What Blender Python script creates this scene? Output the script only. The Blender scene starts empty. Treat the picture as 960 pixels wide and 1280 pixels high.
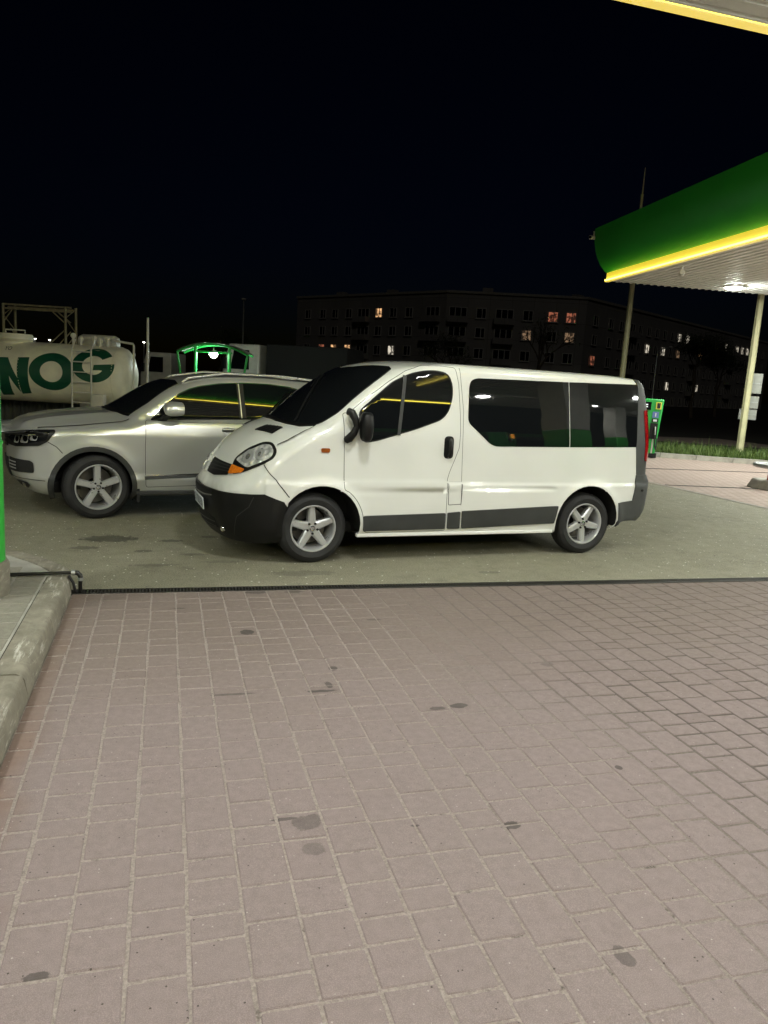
import bpy, bmesh, math, random
import numpy as np
from mathutils import Vector, Matrix
from mathutils.geometry import delaunay_2d_cdt

# ============================ camera, sky, added fill light, exposure ============================
scene = bpy.context.scene
COL = scene.collection
CAM_YAW, CAM_PITCH, CAM_ROLL, CAM_H, CAM_F = 0.285413, 0.173033, -0.06038, 1.7636, 944.9
def camera_axes():
    cy, sy, cp, sp = math.cos(CAM_YAW), math.sin(CAM_YAW), math.cos(CAM_PITCH), math.sin(CAM_PITCH)
    f = Vector((sy * cp, cy * cp, -sp)); r = Vector((cy, -sy, 0)); d = f.cross(r)
    r2 = math.cos(CAM_ROLL) * r + math.sin(CAM_ROLL) * d
    d2 = -math.sin(CAM_ROLL) * r + math.cos(CAM_ROLL) * d
    return r2, d2, f
_r, _d, _f = camera_axes()
cam = bpy.data.objects.new('camera', bpy.data.cameras.new('camera')); COL.objects.link(cam)
m = Matrix((( _r.x, -_d.x, -_f.x, 0), (_r.y, -_d.y, -_f.y, 0), (_r.z, -_d.z, -_f.z, CAM_H), (0, 0, 0, 1)))
cam.matrix_world = m
cam.data.sensor_fit = 'HORIZONTAL'; cam.data.sensor_width = 36; cam.data.lens = CAM_F / 960 * 36
cam.data.clip_start = .05; cam.data.clip_end = 3000
scene.camera = cam

world = bpy.data.worlds.new('World'); scene.world = world; world.use_nodes = True
wn = world.node_tree.nodes; wl = world.node_tree.links
sky = wn.new('ShaderNodeTexSky'); sky.sky_type = 'NISHITA'; sky.sun_disc = False
sky.sun_elevation = math.radians(-3.0); sky.sun_rotation = math.radians(20); sky.air_density = 1.0; sky.dust_density = .3
tint = wn.new('ShaderNodeMix'); tint.data_type = 'RGBA'; tint.blend_type = 'MULTIPLY'; tint.inputs[0].default_value = 1; tint.inputs[7].default_value = (.16, .32, .95, 1)
wl.new(sky.outputs[0], tint.inputs[6]); wl.new(tint.outputs[2], wn['Background'].inputs[0]); wn['Background'].inputs[1].default_value = SKY_STRENGTH = 0.008
fill_sun = bpy.data.objects.new('moonlight', bpy.data.lights.new('moonlight', 'SUN')); COL.objects.link(fill_sun)
fill_sun.data.energy = .04; fill_sun.data.angle = math.radians(.5); fill_sun.data.color = (1, .93, .85)  # added fill to lift the dark apartment block, not a visible source
fill_sun.rotation_euler = (math.radians(58), 0, math.radians(-12)); fill_sun.location = (0, -20, 40)

scene.view_settings.view_transform = 'Standard'; scene.view_settings.look = 'None'
scene.view_settings.exposure = 0.5; scene.view_settings.gamma = 1.0
scene.render.engine = 'CYCLES'
try:
    scene.cycles.use_denoising = True; scene.cycles.denoiser = 'OPENIMAGEDENOISE'
except Exception: pass
scene.cycles.max_bounces = 8; scene.cycles.sample_clamp_indirect = 4.0
scene.cycles.caustics_reflective = False; scene.cycles.caustics_refractive = False

# ============================ helpers ============================
rng = random.Random(7)
def tag(o, label=None, cat=None, group=None, kind=None):
    if label: o['label'] = label
    if cat: o['category'] = cat
    if group: o['group'] = group
    if kind: o['kind'] = kind
    return o
def empty(name, loc=(0, 0, 0), rz=0, label=None, cat=None, group=None, parent=None):
    o = bpy.data.objects.new(name, None); COL.objects.link(o); o.empty_display_size = .2
    o.location = loc; o.rotation_euler = (0, 0, rz); o.parent = parent
    return tag(o, label, cat, group)
def link(name, me, mat=None, parent=None, loc=None, rz=0):
    o = bpy.data.objects.new(name, me); COL.objects.link(o); o.parent = parent
    if mat is not None and not me.materials: me.materials.append(mat)
    if loc is not None: o.location = loc
    if rz: o.rotation_euler = (0, 0, rz)
    return o
class MB:
    """collects simple solids into one mesh"""
    def __init__(s): s.v = []; s.f = []
    def add(s, v, f):
        n = len(s.v); s.v += [tuple(map(float, a)) for a in v]; s.f += [tuple(i + n for i in a) for a in f]; return s
    def box(s, c, d, rz=0, rot=None):
        x, y, z = d[0] / 2, d[1] / 2, d[2] / 2
        R = rot if rot is not None else Matrix.Rotation(rz, 3, 'Z')
        vs = [R @ Vector((i * x, j * y, k * z)) + Vector(c) for k in (-1, 1) for j in (-1, 1) for i in (-1, 1)]
        return s.add(vs, [(0, 2, 3, 1), (4, 5, 7, 6), (0, 1, 5, 4), (2, 6, 7, 3), (0, 4, 6, 2), (1, 3, 7, 5)])
    def tube(s, pts, r, n=8, closed=False, caps=True):
        pts = [Vector(p) for p in pts]; m = len(pts); rs = r if isinstance(r, (list, tuple)) else [r] * m
        up = None; rings = []
        for i, p in enumerate(pts):
            a = pts[(i - 1) % m] if (i or closed) else p; b = pts[(i + 1) % m] if (i < m - 1 or closed) else p
            t = (b - a).normalized()
            if up is None:
                up = Vector((0, 0, 1)) if abs(t.z) < .9 else Vector((1, 0, 0))
            x = t.cross(up).normalized(); y = x.cross(t).normalized(); up = y
            rings.append([p + rs[i] * (math.cos(2 * math.pi * k / n) * x + math.sin(2 * math.pi * k / n) * y) for k in range(n)])
        v = [q for ring in rings for q in ring]; f = []
        for i in range(m if closed else m - 1):
            j = (i + 1) % m
            for k in range(n):
                f.append((i * n + k, j * n + k, j * n + (k + 1) % n, i * n + (k + 1) % n))
        if caps and not closed:
            f.append(tuple(range(n))); f.append(tuple((m - 1) * n + k for k in reversed(range(n))))
        return s.add(v, f)
    def lathe(s, prof, n=32, axis='Z', c=(0, 0, 0)):
        v = []; f = []; m = len(prof)
        for k in range(n):
            a = 2 * math.pi * k / n; ca, sa = math.cos(a), math.sin(a)
            for r, h in prof:
                v.append((c[0] + r * ca, c[1] + r * sa, c[2] + h) if axis == 'Z' else ((c[0] + r * ca, c[1] + h, c[2] + r * sa) if axis == 'Y' else (c[0] + h, c[1] + r * ca, c[2] + r * sa)))
        for k in range(n):
            j = (k + 1) % n
            for i in range(m - 1): f.append((k * m + i, j * m + i, j * m + i + 1, k * m + i + 1))
        return s.add(v, f)
    def prism(s, poly, fn0, fn1):
        """poly 2D ccw; fn0/fn1 map (a, b) to back and front points"""
        n = len(poly); v = [fn0(*p) for p in poly] + [fn1(*p) for p in poly]
        return s.add(v, [tuple(reversed(range(n))), tuple(range(n, 2 * n))] + [(i, (i + 1) % n, n + (i + 1) % n, n + i) for i in range(n)])
    def mesh(s, name, smooth=35, fix=True):
        me = bpy.data.meshes.new(name); me.from_pydata(s.v, [], s.f)
        if fix:
            bm = bmesh.new(); bm.from_mesh(me); bmesh.ops.recalc_face_normals(bm, faces=bm.faces); bm.to_mesh(me); bm.free()
        if smooth:
            me.polygons.foreach_set('use_smooth', [True] * len(me.polygons)); me.set_sharp_from_angle(angle=math.radians(smooth))
        me.update(); return me
    def build(s, name, mat, parent=None, smooth=35, bevel=0, loc=None, rz=0, fix=True):
        o = link(name, s.mesh(name, smooth, fix), mat, parent, loc, rz)
        if bevel:
            b = o.modifiers.new('bevel', 'BEVEL'); b.width = bevel; b.segments = 2; b.limit_method = 'ANGLE'; b.angle_limit = math.radians(40); b.harden_normals = False
        return o
def circle(cx, cy, r, n=24, a0=0, a1=2 * math.pi):
    full = abs(a1 - a0 - 2 * math.pi) < 1e-6
    return [(cx + r * math.cos(a0 + (a1 - a0) * i / (n if full else n - 1)), cy + r * math.sin(a0 + (a1 - a0) * i / (n if full else n - 1))) for i in range(n)]

# ---------- materials ----------
class NT:
    def __init__(s, name):
        s.m = bpy.data.materials.new(name); s.m.use_nodes = True; s.t = s.m.node_tree; s.b = s.t.nodes['Principled BSDF']
    def n(s, typ, inputs=None, **kw):
        nd = s.t.nodes.new('ShaderNode' + typ)
        for k, v in kw.items(): setattr(nd, k, v)
        for k, v in (inputs or {}).items(): s.set(nd.inputs[k], v)
        return nd
    def set(s, sock, v):
        if hasattr(v, 'is_linked') or hasattr(v, 'links'): s.t.links.new(v, sock)
        else: sock.default_value = v
    def pos(s): return s.n('NewGeometry').outputs['Position']
    def obj(s): return s.n('TexCoord').outputs['Object']
    def noise(s, scale, detail=4, rough=.55, vec=None, out='Fac', dist=0):
        nd = s.n('TexNoise', {'Scale': scale, 'Detail': detail, 'Roughness': rough, 'Distortion': dist})
        s.set(nd.inputs['Vector'], vec if vec is not None else s.pos()); return nd.outputs[out]
    def math(s, op, a, b=0.0, c=None, clamp=False):
        nd = s.n('Math', operation=op, use_clamp=clamp); s.set(nd.inputs[0], a); s.set(nd.inputs[1], b)
        if c is not None: s.set(nd.inputs[2], c)
        return nd.outputs[0]
    def ramp(s, fac, lo, hi, a=0.0, b=1.0):
        nd = s.n('MapRange', {'From Min': lo, 'From Max': hi, 'To Min': a, 'To Max': b}, interpolation_type='SMOOTHSTEP')
        s.set(nd.inputs['Value'], fac); return nd.outputs[0]
    def mix(s, fac, a, b, mode='MIX'):
        nd = s.n('Mix', data_type='RGBA', blend_type=mode)
        s.set(nd.inputs[0], fac); s.set(nd.inputs[6], a if not isinstance(a, tuple) else (*a[:3], 1)); s.set(nd.inputs[7], b if not isinstance(b, tuple) else (*b[:3], 1))
        return nd.outputs[2]
    def bump(s, h, strength=.3, dist=.01):
        nd = s.n('Bump', {'Strength': strength, 'Distance': dist}); s.set(nd.inputs['Height'], h); s.t.links.new(nd.outputs[0], s.b.inputs['Normal'])
    def p(s, **kw):
        names = dict(color='Base Color', rough='Roughness', metal='Metallic', coat='Coat Weight', coat_rough='Coat Roughness', spec='Specular IOR Level', ior='IOR', emit='Emission Color', power='Emission Strength', trans='Transmission Weight', alpha='Alpha', sheen='Sheen Weight')
        for k, v in kw.items():
            if isinstance(v, tuple) and len(v) == 3: v = (*v, 1)
            s.set(s.b.inputs[names[k]], v)
        return s.m
def simple(name, col, rough=.5, metal=0, coat=0, var=.08, scale=6, bump=0, spec=.5, rvar=.1):
    t = NT(name); nz = t.noise(scale, 5, vec=t.obj())
    c = t.mix(t.ramp(nz, .3, .7), tuple(x * (1 - var) for x in col), tuple(min(1, x * (1 + var)) for x in col))
    t.p(color=c, rough=t.ramp(nz, .2, .8, max(0, rough - rvar / 2), rough + rvar / 2), metal=metal, coat=coat, coat_rough=.04, spec=spec)
    if bump: t.bump(t.noise(scale * 20, 3, vec=t.obj()), bump, .003)
    return t.m
def emitter(name, col, power, rough=.4):
    t = NT(name); t.p(color=(.8, .8, .8), rough=rough, emit=col, power=power); return t.m
M = {}
M['white_paint'] = simple('white_paint', (.77, .78, .75), .30, coat=1.0, var=.025, scale=1.5, rvar=.06)
M['silver'] = simple('silver', (.62, .63, .615), .30, metal=.6, coat=.8, var=.03, scale=1.2, rvar=.05)
M['glass'] = simple('glass', (.006, .007, .008), .02, spec=.5, var=0, rvar=0)
M['lens'] = simple('lens', (.6, .61, .6), .1, metal=.8, coat=1, var=.1)
M['black_plastic'] = simple('black_plastic', (.0045, .0045, .005), .45, var=.2, scale=9, bump=.1, spec=.35)
M['grey_plastic'] = simple('grey_plastic', (.055, .058, .058), .5, var=.1, scale=7, bump=.1)
M['trim_plastic'] = simple('trim_plastic', (.036, .038, .038), .5, var=.12, scale=7, bump=.1)
M['rubber'] = simple('rubber', (.016, .016, .017), .75, var=.35, scale=14, bump=.4)
M['alloy'] = simple('alloy', (.58, .59, .60), .3, metal=.55, coat=.3, var=.04, scale=9)
M['chrome'] = simple('chrome', (.75, .75, .75), .12, metal=1, var=.02)
M['dark'] = simple('dark', (.006, .006, .006), .8, var=.3)
M['amber'] = simple('amber', (.75, .20, .015), .15, coat=1, var=.15, scale=40)
M['amber_dark'] = simple('amber_dark', (.28, .07, .01), .2, coat=1, var=.15, scale=40)
M['tail_red'] = simple('tail_red', (.32, .006, .008), .12, coat=1, var=.2, scale=30)
M['disc'] = simple('disc', (.18, .17, .16), .45, metal=.8, var=.2, scale=12)
M['plate'] = simple('plate', (.62, .66, .68), .35, var=.04)
M['lip_grey'] = simple('lip_grey', (.16, .16, .15), .45)
M['ink'] = simple('ink', (.01, .01, .012), .5, var=.1)
# ---------- smooth vehicle bodies as implicit surfaces (numpy only) ----------
def smax(a, b, r):
    return np.minimum(-r, np.maximum(a, b)) + np.hypot(np.maximum(a + r, 0), np.maximum(b + r, 0))
def smin(a, b, r):
    return -smax(-a, -b, r)
def sstep(a, b, x):
    t = np.clip((x - a) / (b - a), 0, 1); return t * t * (3 - 2 * t)
def curve_table(pts, n=4000):
    """smooth monotone-x table through (x, y) control points"""
    p = np.array(pts, float); x, y = p[:, 0], p[:, 1]
    h = np.diff(x); d = np.diff(y) / h; m = np.zeros(len(x))
    m[0], m[-1] = d[0], d[-1]
    for i in range(1, len(x) - 1):
        m[i] = 0 if d[i-1] * d[i] <= 0 else (h[i-1] + h[i]) * 3 / ((2*h[i] + h[i-1]) / d[i-1] + (h[i] + 2*h[i-1]) / d[i])
    X = np.linspace(x[0], x[-1], n); k = np.clip(np.searchsorted(x, X) - 1, 0, len(x) - 2)
    t = (X - x[k]) / h[k]
    Y = (2*t**3-3*t**2+1)*y[k] + (t**3-2*t**2+t)*h[k]*m[k] + (-2*t**3+3*t**2)*y[k+1] + (t**3-t**2)*h[k]*m[k+1]
    return X, Y, np.gradient(Y, X)

class VanBody:
    T = curve_table([(-1.15,.62),(-.93,.80),(-.86,.88),(-.80,.955),(-.72,1.04),(-.6,1.14),(-.44,1.242),(-.25,1.325),(-.15,1.405),(0,1.535),(.14,1.64),(.31,1.755),(.435,1.828),(.566,1.885),(.744,1.933),(.97,1.965),(1.2,1.98),(1.5,1.985),(2.5,1.985),(3.3,1.98),(3.6,1.965),(3.85,1.93),(4.1,1.85)])
    N = curve_table([(.1,-.74),(.2,-.82),(.3,-.885),(.45,-.925),(.55,-.935),(.66,-.935),(.75,-.90),(.88,-.86),(.96,-.81),(1.1,-.74),(2.2,-.3)])
    B = curve_table([(.1,3.7),(.3,3.80),(.42,3.93),(.52,3.97),(.82,3.985),(.885,3.945),(1.2,3.935),(1.55,3.90),(1.80,3.85),(2.0,3.79),(2.2,3.7)])
    Wz = curve_table([(.1,.88),(.26,.925),(.35,.942),(.6,.952),(.765,.955),(.80,.945),(.95,.942),(1.18,.938),(1.5,.905),(1.85,.858),(2.1,.82)])
    wheels = [(.04, .345), (3.098, .345)]
    def G(self, P):
        u, v, z = P[..., 0], np.abs(P[..., 1]), P[..., 2]
        q2 = np.minimum(v / .85, 1.3) ** 2
        s = .33 * q2 * (1 - sstep(.9, 1.8, u))
        top = np.interp(u - s, self.T[0], self.T[1]) - .03 * q2 * sstep(.4, 1.2, u)
        sl = np.interp(u - s, self.T[0], self.T[2])
        a = (z - top) / np.sqrt(1 + sl ** 2)
        b = (np.interp(z, self.N[0], self.N[1]) + .20 * q2 - u) * .95
        W = np.interp(z, self.Wz[0], self.Wz[1]) - .11 * (np.maximum(.25 - u, 0) / 1.1) ** 2 - .03 * (np.maximum(u - 2.9, 0)) ** 2
        for (wu, wz) in self.wheels:
            d = np.hypot(u - wu, z - wz)
            W = W + .020 * np.exp(-((d - .42) / .055) ** 2) * sstep(.15, .45, z)
        W = W - .015 * np.exp(-((z - (.69 + .016 * u)) / .009) ** 2) * sstep(.28, .5, u) * (1 - sstep(2.55, 2.7, u))
        c = v - W
        r = u - np.interp(z, self.B[0], self.B[1]) + .05 * q2
        e = .235 - .06 * (1 - sstep(-.55, -.25, u)) + .11 * sstep(3.35, 3.6, u) - z
        g = smax(c, b, .28); g = smax(g, r, .10)
        g = smax(g, a, .085); return smax(g, e, .04)

class SuvBody:
    H = curve_table([(-1.2,.66),(-1.0,.90),(-.95,.97),(-.89,1.035),(-.65,1.12),(-.29,1.175),(.06,1.212),(.3,1.225),(.6,1.20),(1.0,1.19),(2.6,1.22),(3.3,1.20),(3.9,1.1)])
    T = curve_table([(-.2,.98),(.16,1.227),(.35,1.345),(.59,1.496),(.79,1.586),(.99,1.65),(1.35,1.70),(1.88,1.722),(2.5,1.70),(3.1,1.63),(3.4,1.52),(3.7,1.25),(3.9,1.0)])
    N = curve_table([(.1,-.66),(.25,-.76),(.35,-.86),(.45,-.925),(.6,-.95),(.8,-.95),(.95,-.925),(1.1,-.85),(1.4,-.6)])
    B = curve_table([(.1,3.6),(.3,3.72),(.5,3.86),(.8,3.86),(1.1,3.78),(1.5,3.5),(1.8,3.2)])
    Wz = curve_table([(.1,.86),(.25,.905),(.34,.945),(.45,.955),(.52,.94),(.7,.945),(.85,.955),(.97,.962),(1.02,.95),(1.1,.925),(1.2,.86),(1.4,.75)])
    W2 = curve_table([(.9,.93),(1.1,.885),(1.2,.855),(1.4,.78),(1.6,.69),(1.75,.62)])
    wheels = [(-.05, .365), (2.855, .365)]
    def G(self, P):
        u, v, z = P[..., 0], np.abs(P[..., 1]), P[..., 2]
        q2 = np.minimum(v / .8, 1.3) ** 2
        top = np.interp(u - .1 * q2, self.H[0], self.H[1]) - .085 * q2 * q2 * (1 - sstep(.3, .8, u)) + .022 * np.exp(-((v - .60) / .07) ** 2) * (1 - sstep(.1, .5, u))
        a = (z - top) / np.sqrt(1 + np.interp(u - .1 * q2, self.H[0], self.H[2]) ** 2)
        b = (np.interp(z, self.N[0], self.N[1]) + .18 * q2 - u) * .95
        W = np.interp(z, self.Wz[0], self.Wz[1]) - .10 * (np.maximum(.1 - u, 0) / 1.0) ** 2 - .05 * np.maximum(u - 2.9, 0) ** 2
        for (wu, wz) in self.wheels:
            d = np.hypot(u - wu, z - wz)
            W = W + .022 * np.exp(-((d - .46) / .09) ** 2) * sstep(.2, .5, z)
        c = v - W
        r = u - np.interp(z, self.B[0], self.B[1]) + .1 * q2
        g = smax(smax(smax(c, b, .26), r, .2), a, .045)
        g = smax(g, .24 - z, .05)
        s = .27 * q2 * (1 - sstep(.9, 1.6, u))
        t2 = np.interp(u - s, self.T[0], self.T[1]) - .035 * q2 * sstep(.6, 1.2, u)
        a2 = (z - t2) / np.sqrt(1 + np.interp(u - s, self.T[0], self.T[2]) ** 2)
        c2 = (v - np.interp(z, self.W2[0], self.W2[1])) * .93
        g2 = smax(smax(a2, c2, .06), .95 - z, .02)
        return smin(g, g2, .025)

def ray_hit(body, P0, D, tmax=4.0, n=160):
    """first surface crossing along rays from outside (or from inside) in direction D"""
    P0 = np.asarray(P0, float); D = np.broadcast_to(np.asarray(D, float), P0.shape)
    ts = np.linspace(0, tmax, n)
    vals = body.G(P0[None] + ts[:, None, None] * D[None])
    sg = vals > 0
    ch = sg[1:] != sg[:-1]
    k = np.argmax(ch, axis=0); ok = ch.any(axis=0)
    kk = np.where(ok, k, np.argmin(np.abs(vals), axis=0).clip(0, n - 2))
    lo, hi = ts[kk], ts[kk + 1]; s0 = sg[0]
    for _ in range(22):
        m = (lo + hi) / 2
        inside = (body.G(P0 + m[:, None] * D) > 0) == s0
        lo = np.where(inside, m, lo); hi = np.where(inside, hi, m)
    return P0 + ((lo + hi) / 2)[:, None] * D, ok
def grad(body, P, h=.008):
    g = np.stack([body.G(P + np.eye(3)[i] * h) - body.G(P - np.eye(3)[i] * h) for i in range(3)], -1)
    return g / np.maximum(np.linalg.norm(g, axis=-1, keepdims=True), 1e-9)

# ---------- panels cut out of a vehicle body ----------
def densify(poly, g, closed=True):
    out = []; n = len(poly)
    for i in range(n if closed else n - 1):
        a, b = np.array(poly[i], float), np.array(poly[(i + 1) % n], float)
        k = max(1, int(math.ceil(np.linalg.norm(b - a) / g)))
        out += [tuple(a + (b - a) * j / k) for j in range(k)]
    if not closed: out.append(tuple(poly[-1]))
    return out
def rounded(poly, r, n=5, only=None):
    """round the corners of a closed polygon"""
    out = []; m = len(poly)
    for i in range(m):
        p = np.array(poly[i], float); a = np.array(poly[i - 1], float) - p; b = np.array(poly[(i + 1) % m], float) - p
        la, lb = np.linalg.norm(a), np.linalg.norm(b); rr = r[i] if isinstance(r, (list, tuple)) else r
        k = min(rr, la * .49, lb * .49)
        if k < 1e-4: out.append(tuple(p)); continue
        A, B = p + a / la * k, p + b / lb * k
        for j in range(n + 1):
            t = j / n; out.append(tuple((1 - t) ** 2 * A + 2 * t * (1 - t) * p + t * t * B))
    return out
def inside(pts, poly):
    x, y = pts[:, 0], pts[:, 1]; r = np.zeros(len(pts), bool); P = np.array(poly); Q = np.roll(P, -1, 0)
    for (x1, y1), (x2, y2) in zip(P, Q):
        if y1 == y2: continue
        c = (y1 > y) != (y2 > y); r ^= c & (x < (x2 - x1) * (y - y1) / (y2 - y1) + x1)
    return r
def edge_dist(pts, poly):
    d = np.full(len(pts), 9.); P = np.array(poly); Q = np.roll(P, -1, 0)
    for a, b in zip(P, Q):
        e = b - a; t = np.clip(((pts - a) @ e) / max(e @ e, 1e-12), 0, 1); d = np.minimum(d, np.linalg.norm(pts - (a + t[:, None] * e), axis=1))
    return d
def proj_rays(proj, p2):
    p2 = np.asarray(p2, float); n = len(p2); z = np.zeros(n)
    if proj == 'side': return np.stack([p2[:, 0], z - 1.6, p2[:, 1]], 1), (0, 1, 0)
    if proj == 'top': return np.stack([p2[:, 0], p2[:, 1], z + 3], 1), (0, 0, -1)
    a = math.radians(proj); D = np.array([math.cos(a), math.sin(a), 0]); L = np.array([math.sin(a), -math.cos(a), 0])
    C = np.array([1.5, 0, 0])
    return C + (p2[:, :1] - C @ L) * L - 4 * D + np.stack([z, z, p2[:, 1]], 1), tuple(D)
def to_proj(proj, pts3):
    if proj == 'side': return [(a[0], a[2]) for a in pts3]
    if proj == 'top': return [(a[0], a[1]) for a in pts3]
    a = math.radians(proj); return [(p[0] * math.sin(a) - p[1] * math.cos(a), p[2]) for p in pts3]
def surface_mesh(body, outline, proj, grid=.05, holes=(), offset=0.0, lip=.02, join=False, offset_fn=None):
    loops = [densify(outline, grid * .8)] + [densify(h, grid * .8) for h in holes]
    P = np.array([p for l in loops for p in l]); edges = []; n0 = 0
    for l in loops: edges += [(n0 + i, n0 + (i + 1) % len(l)) for i in range(len(l))]; n0 += len(l)
    lo, hi = P.min(0), P.max(0)
    gx, gy = np.meshgrid(np.arange(lo[0] + grid / 2, hi[0], grid), np.arange(lo[1] + grid / 2, hi[1], grid))
    Q = np.stack([gx.ravel(), gy.ravel()], 1)
    if len(Q):
        ok = inside(Q, loops[0])
        for h in loops[1:]: ok &= ~inside(Q, h)
        for l in loops: ok &= edge_dist(Q, l) > grid * .35
        Q = Q[ok]
    allp = np.vstack([P, Q]) if len(Q) else P
    vs, es, fs, *_ = delaunay_2d_cdt([Vector(map(float, p)) for p in allp], edges, [], 0, 1e-6)
    V2 = np.array([(v.x, v.y) for v in vs]); F = np.array([tuple(f) for f in fs])
    cen = V2[F].mean(1); keep = inside(cen, loops[0])
    for h in loops[1:]: keep &= ~inside(cen, h)
    F = F[keep]
    P0, D = proj_rays(proj, V2); X, ok = ray_hit(body, P0, D, 6.0, 260)
    Nn = grad(body, X)
    off = offset if offset_fn is None else offset_fn(X)[:, None]
    X = X + Nn * off
    # orientation
    e1, e2 = X[F[:, 1]] - X[F[:, 0]], X[F[:, 2]] - X[F[:, 0]]
    flip = (np.cross(e1, e2) * Nn[F[:, 0]]).sum(1) < 0
    F[flip] = F[flip][:, ::-1]
    verts = [X]; norms = [Nn]; faces = F.tolist()
    if lip:
        cnt = {}
        for f in F.tolist():
            for i in range(3):
                a, b = f[i], f[(i + 1) % 3]; cnt[(a, b)] = 1
        bd = [(a, b) for (a, b) in cnt if (b, a) not in cnt]
        base = len(X); ev = []; en = []
        for a, b in bd:
            t = X[b] - X[a]; o = np.cross(t, Nn[a]); o /= max(np.linalg.norm(o), 1e-9)
            k = base + len(ev)
            ev += [X[a], X[b], X[b] - Nn[b] * lip, X[a] - Nn[a] * lip]; en += [o] * 4
            faces.append([k, k + 3, k + 2, k + 1])
        verts.append(np.array(ev)); norms.append(np.array(en))
    V = np.vstack(verts); N = np.vstack(norms)
    if join:
        n = len(V); S = np.array([1, -1, 1]); V = np.vstack([V, V * S]); N = np.vstack([N, N * S])
        faces += [[i + n for i in reversed(f)] for f in faces]
    return V, N, faces
def mesh_n(name, V, N, faces):
    me = bpy.data.meshes.new(name); me.from_pydata(V.tolist(), [], faces)
    me.polygons.foreach_set('use_smooth', [True] * len(me.polygons)); me.update()
    me.normals_split_custom_set_from_vertices(N.tolist()); return me
def panel(name, body, outline, proj, mat, parent, both=False, **kw):
    """one body panel; both=True adds the mirrored one on the far side"""
    me = mesh_n(name, *surface_mesh(body, outline, proj, **kw)); o = link(name, me, mat, parent)
    if both:
        c = link(name, me, mat, parent if both is True else both); c.scale = (1, -1, 1); return o, c
    return o
def seam(name, body, line, proj, mat, parent, width=.008, offset=.0015, closed=False, both=False):
    L = np.array(densify(line, .03, closed)); n = len(L)
    t = np.roll(L, -1, 0) - np.roll(L, 1, 0) if closed else np.gradient(L, axis=0)
    t /= np.maximum(np.linalg.norm(t, axis=1, keepdims=True), 1e-9); w = np.stack([-t[:, 1], t[:, 0]], 1) * width / 2
    Q = np.vstack([L + w, L - w]); P0, D = proj_rays(proj, Q); X, ok = ray_hit(body, P0, D, 6.0, 260); Nn = grad(body, X); X = X + Nn * offset
    F = [[i, (i + 1) % n, n + (i + 1) % n, n + i] for i in range(n if closed else n - 1)]
    e = np.cross(X[F[0][1]] - X[F[0][0]], X[F[0][2]] - X[F[0][0]])
    if e @ Nn[0] < 0: F = [f[::-1] for f in F]
    me = mesh_n(name, X, Nn, F); o = link(name, me, mat, parent)
    if both:
        c = link(name, me, mat, parent if both is True else both); c.scale = (1, -1, 1); return o, c
    return o
def shell(name, body, u0, u1, zc, mat, parent, arches, nu=90, nth=84, ncap=26, inset=.007):
    """the whole skin, cast from a spine inside the body, open in the wheel arches"""
    rows = []
    th = np.linspace(0, 2 * math.pi, nth, endpoint=False)
    for k in range(ncap): rows.append(('f', math.radians(90 - 90 * k / ncap)))
    for u in np.linspace(u0, u1, nu): rows.append(('m', u))
    for k in range(1, ncap + 1): rows.append(('r', math.radians(90 * k / ncap)))
    P0 = []; D = []
    for typ, a in rows:
        for t in th:
            if typ == 'm': P0.append((a, 0, zc)); D.append((0, math.cos(t), math.sin(t)))
            else:
                sg = -1 if typ == 'f' else 1; P0.append((u0 if typ == 'f' else u1, 0, zc)); aa = min(a, math.radians(89.5)); D.append((sg * math.sin(aa), math.cos(aa) * math.cos(t), math.cos(aa) * math.sin(t)))
    X, ok = ray_hit(body, np.array(P0, float), np.array(D, float), 3.0, 200); N = grad(body, X); X = X - N * inset
    F = []; m = len(rows)
    for i in range(m - 1):
        for k in range(nth):
            j = (k + 1) % nth; f = [i * nth + k, i * nth + j, (i + 1) * nth + j, (i + 1) * nth + k]
            c = X[f].mean(0)
            if any(math.hypot(c[0] - a[0], c[2] - a[1]) < a[2] + .03 and abs(c[1]) > .5 for a in arches): continue
            F.append(f)
    me = mesh_n(name, X, N, F); return link(name, me, mat, parent)
def arch_liner(name, wu, wz, r, y0, y1, mat, parent, n=28):
    b = MB(); pts = [(wu + r * math.cos(a), wz + r * math.sin(a)) for a in np.linspace(math.radians(-8), math.radians(188), n)]
    v = [(u, y0, z) for u, z in pts] + [(u, y1, z) for u, z in pts] + [(wu, y1, wz)]
    f = [(i, i + 1, n + i + 1, n + i) for i in range(n - 1)] + [(n + i, n + i + 1, 2 * n) for i in range(n - 1)]
    b.add(v, f); return b.build(name, mat, parent, fix=False)
def text_mesh(s, size):
    cu = bpy.data.curves.new('lettering', 'FONT'); cu.body = s; cu.size = size; cu.align_x = 'CENTER'; cu.align_y = 'CENTER'; cu.resolution_u = 3
    o = bpy.data.objects.new('lettering', cu); COL.objects.link(o); bpy.context.view_layer.update()
    me = bpy.data.meshes.new_from_object(o.evaluated_get(bpy.context.evaluated_depsgraph_get()))
    bpy.data.objects.remove(o); return me

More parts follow.
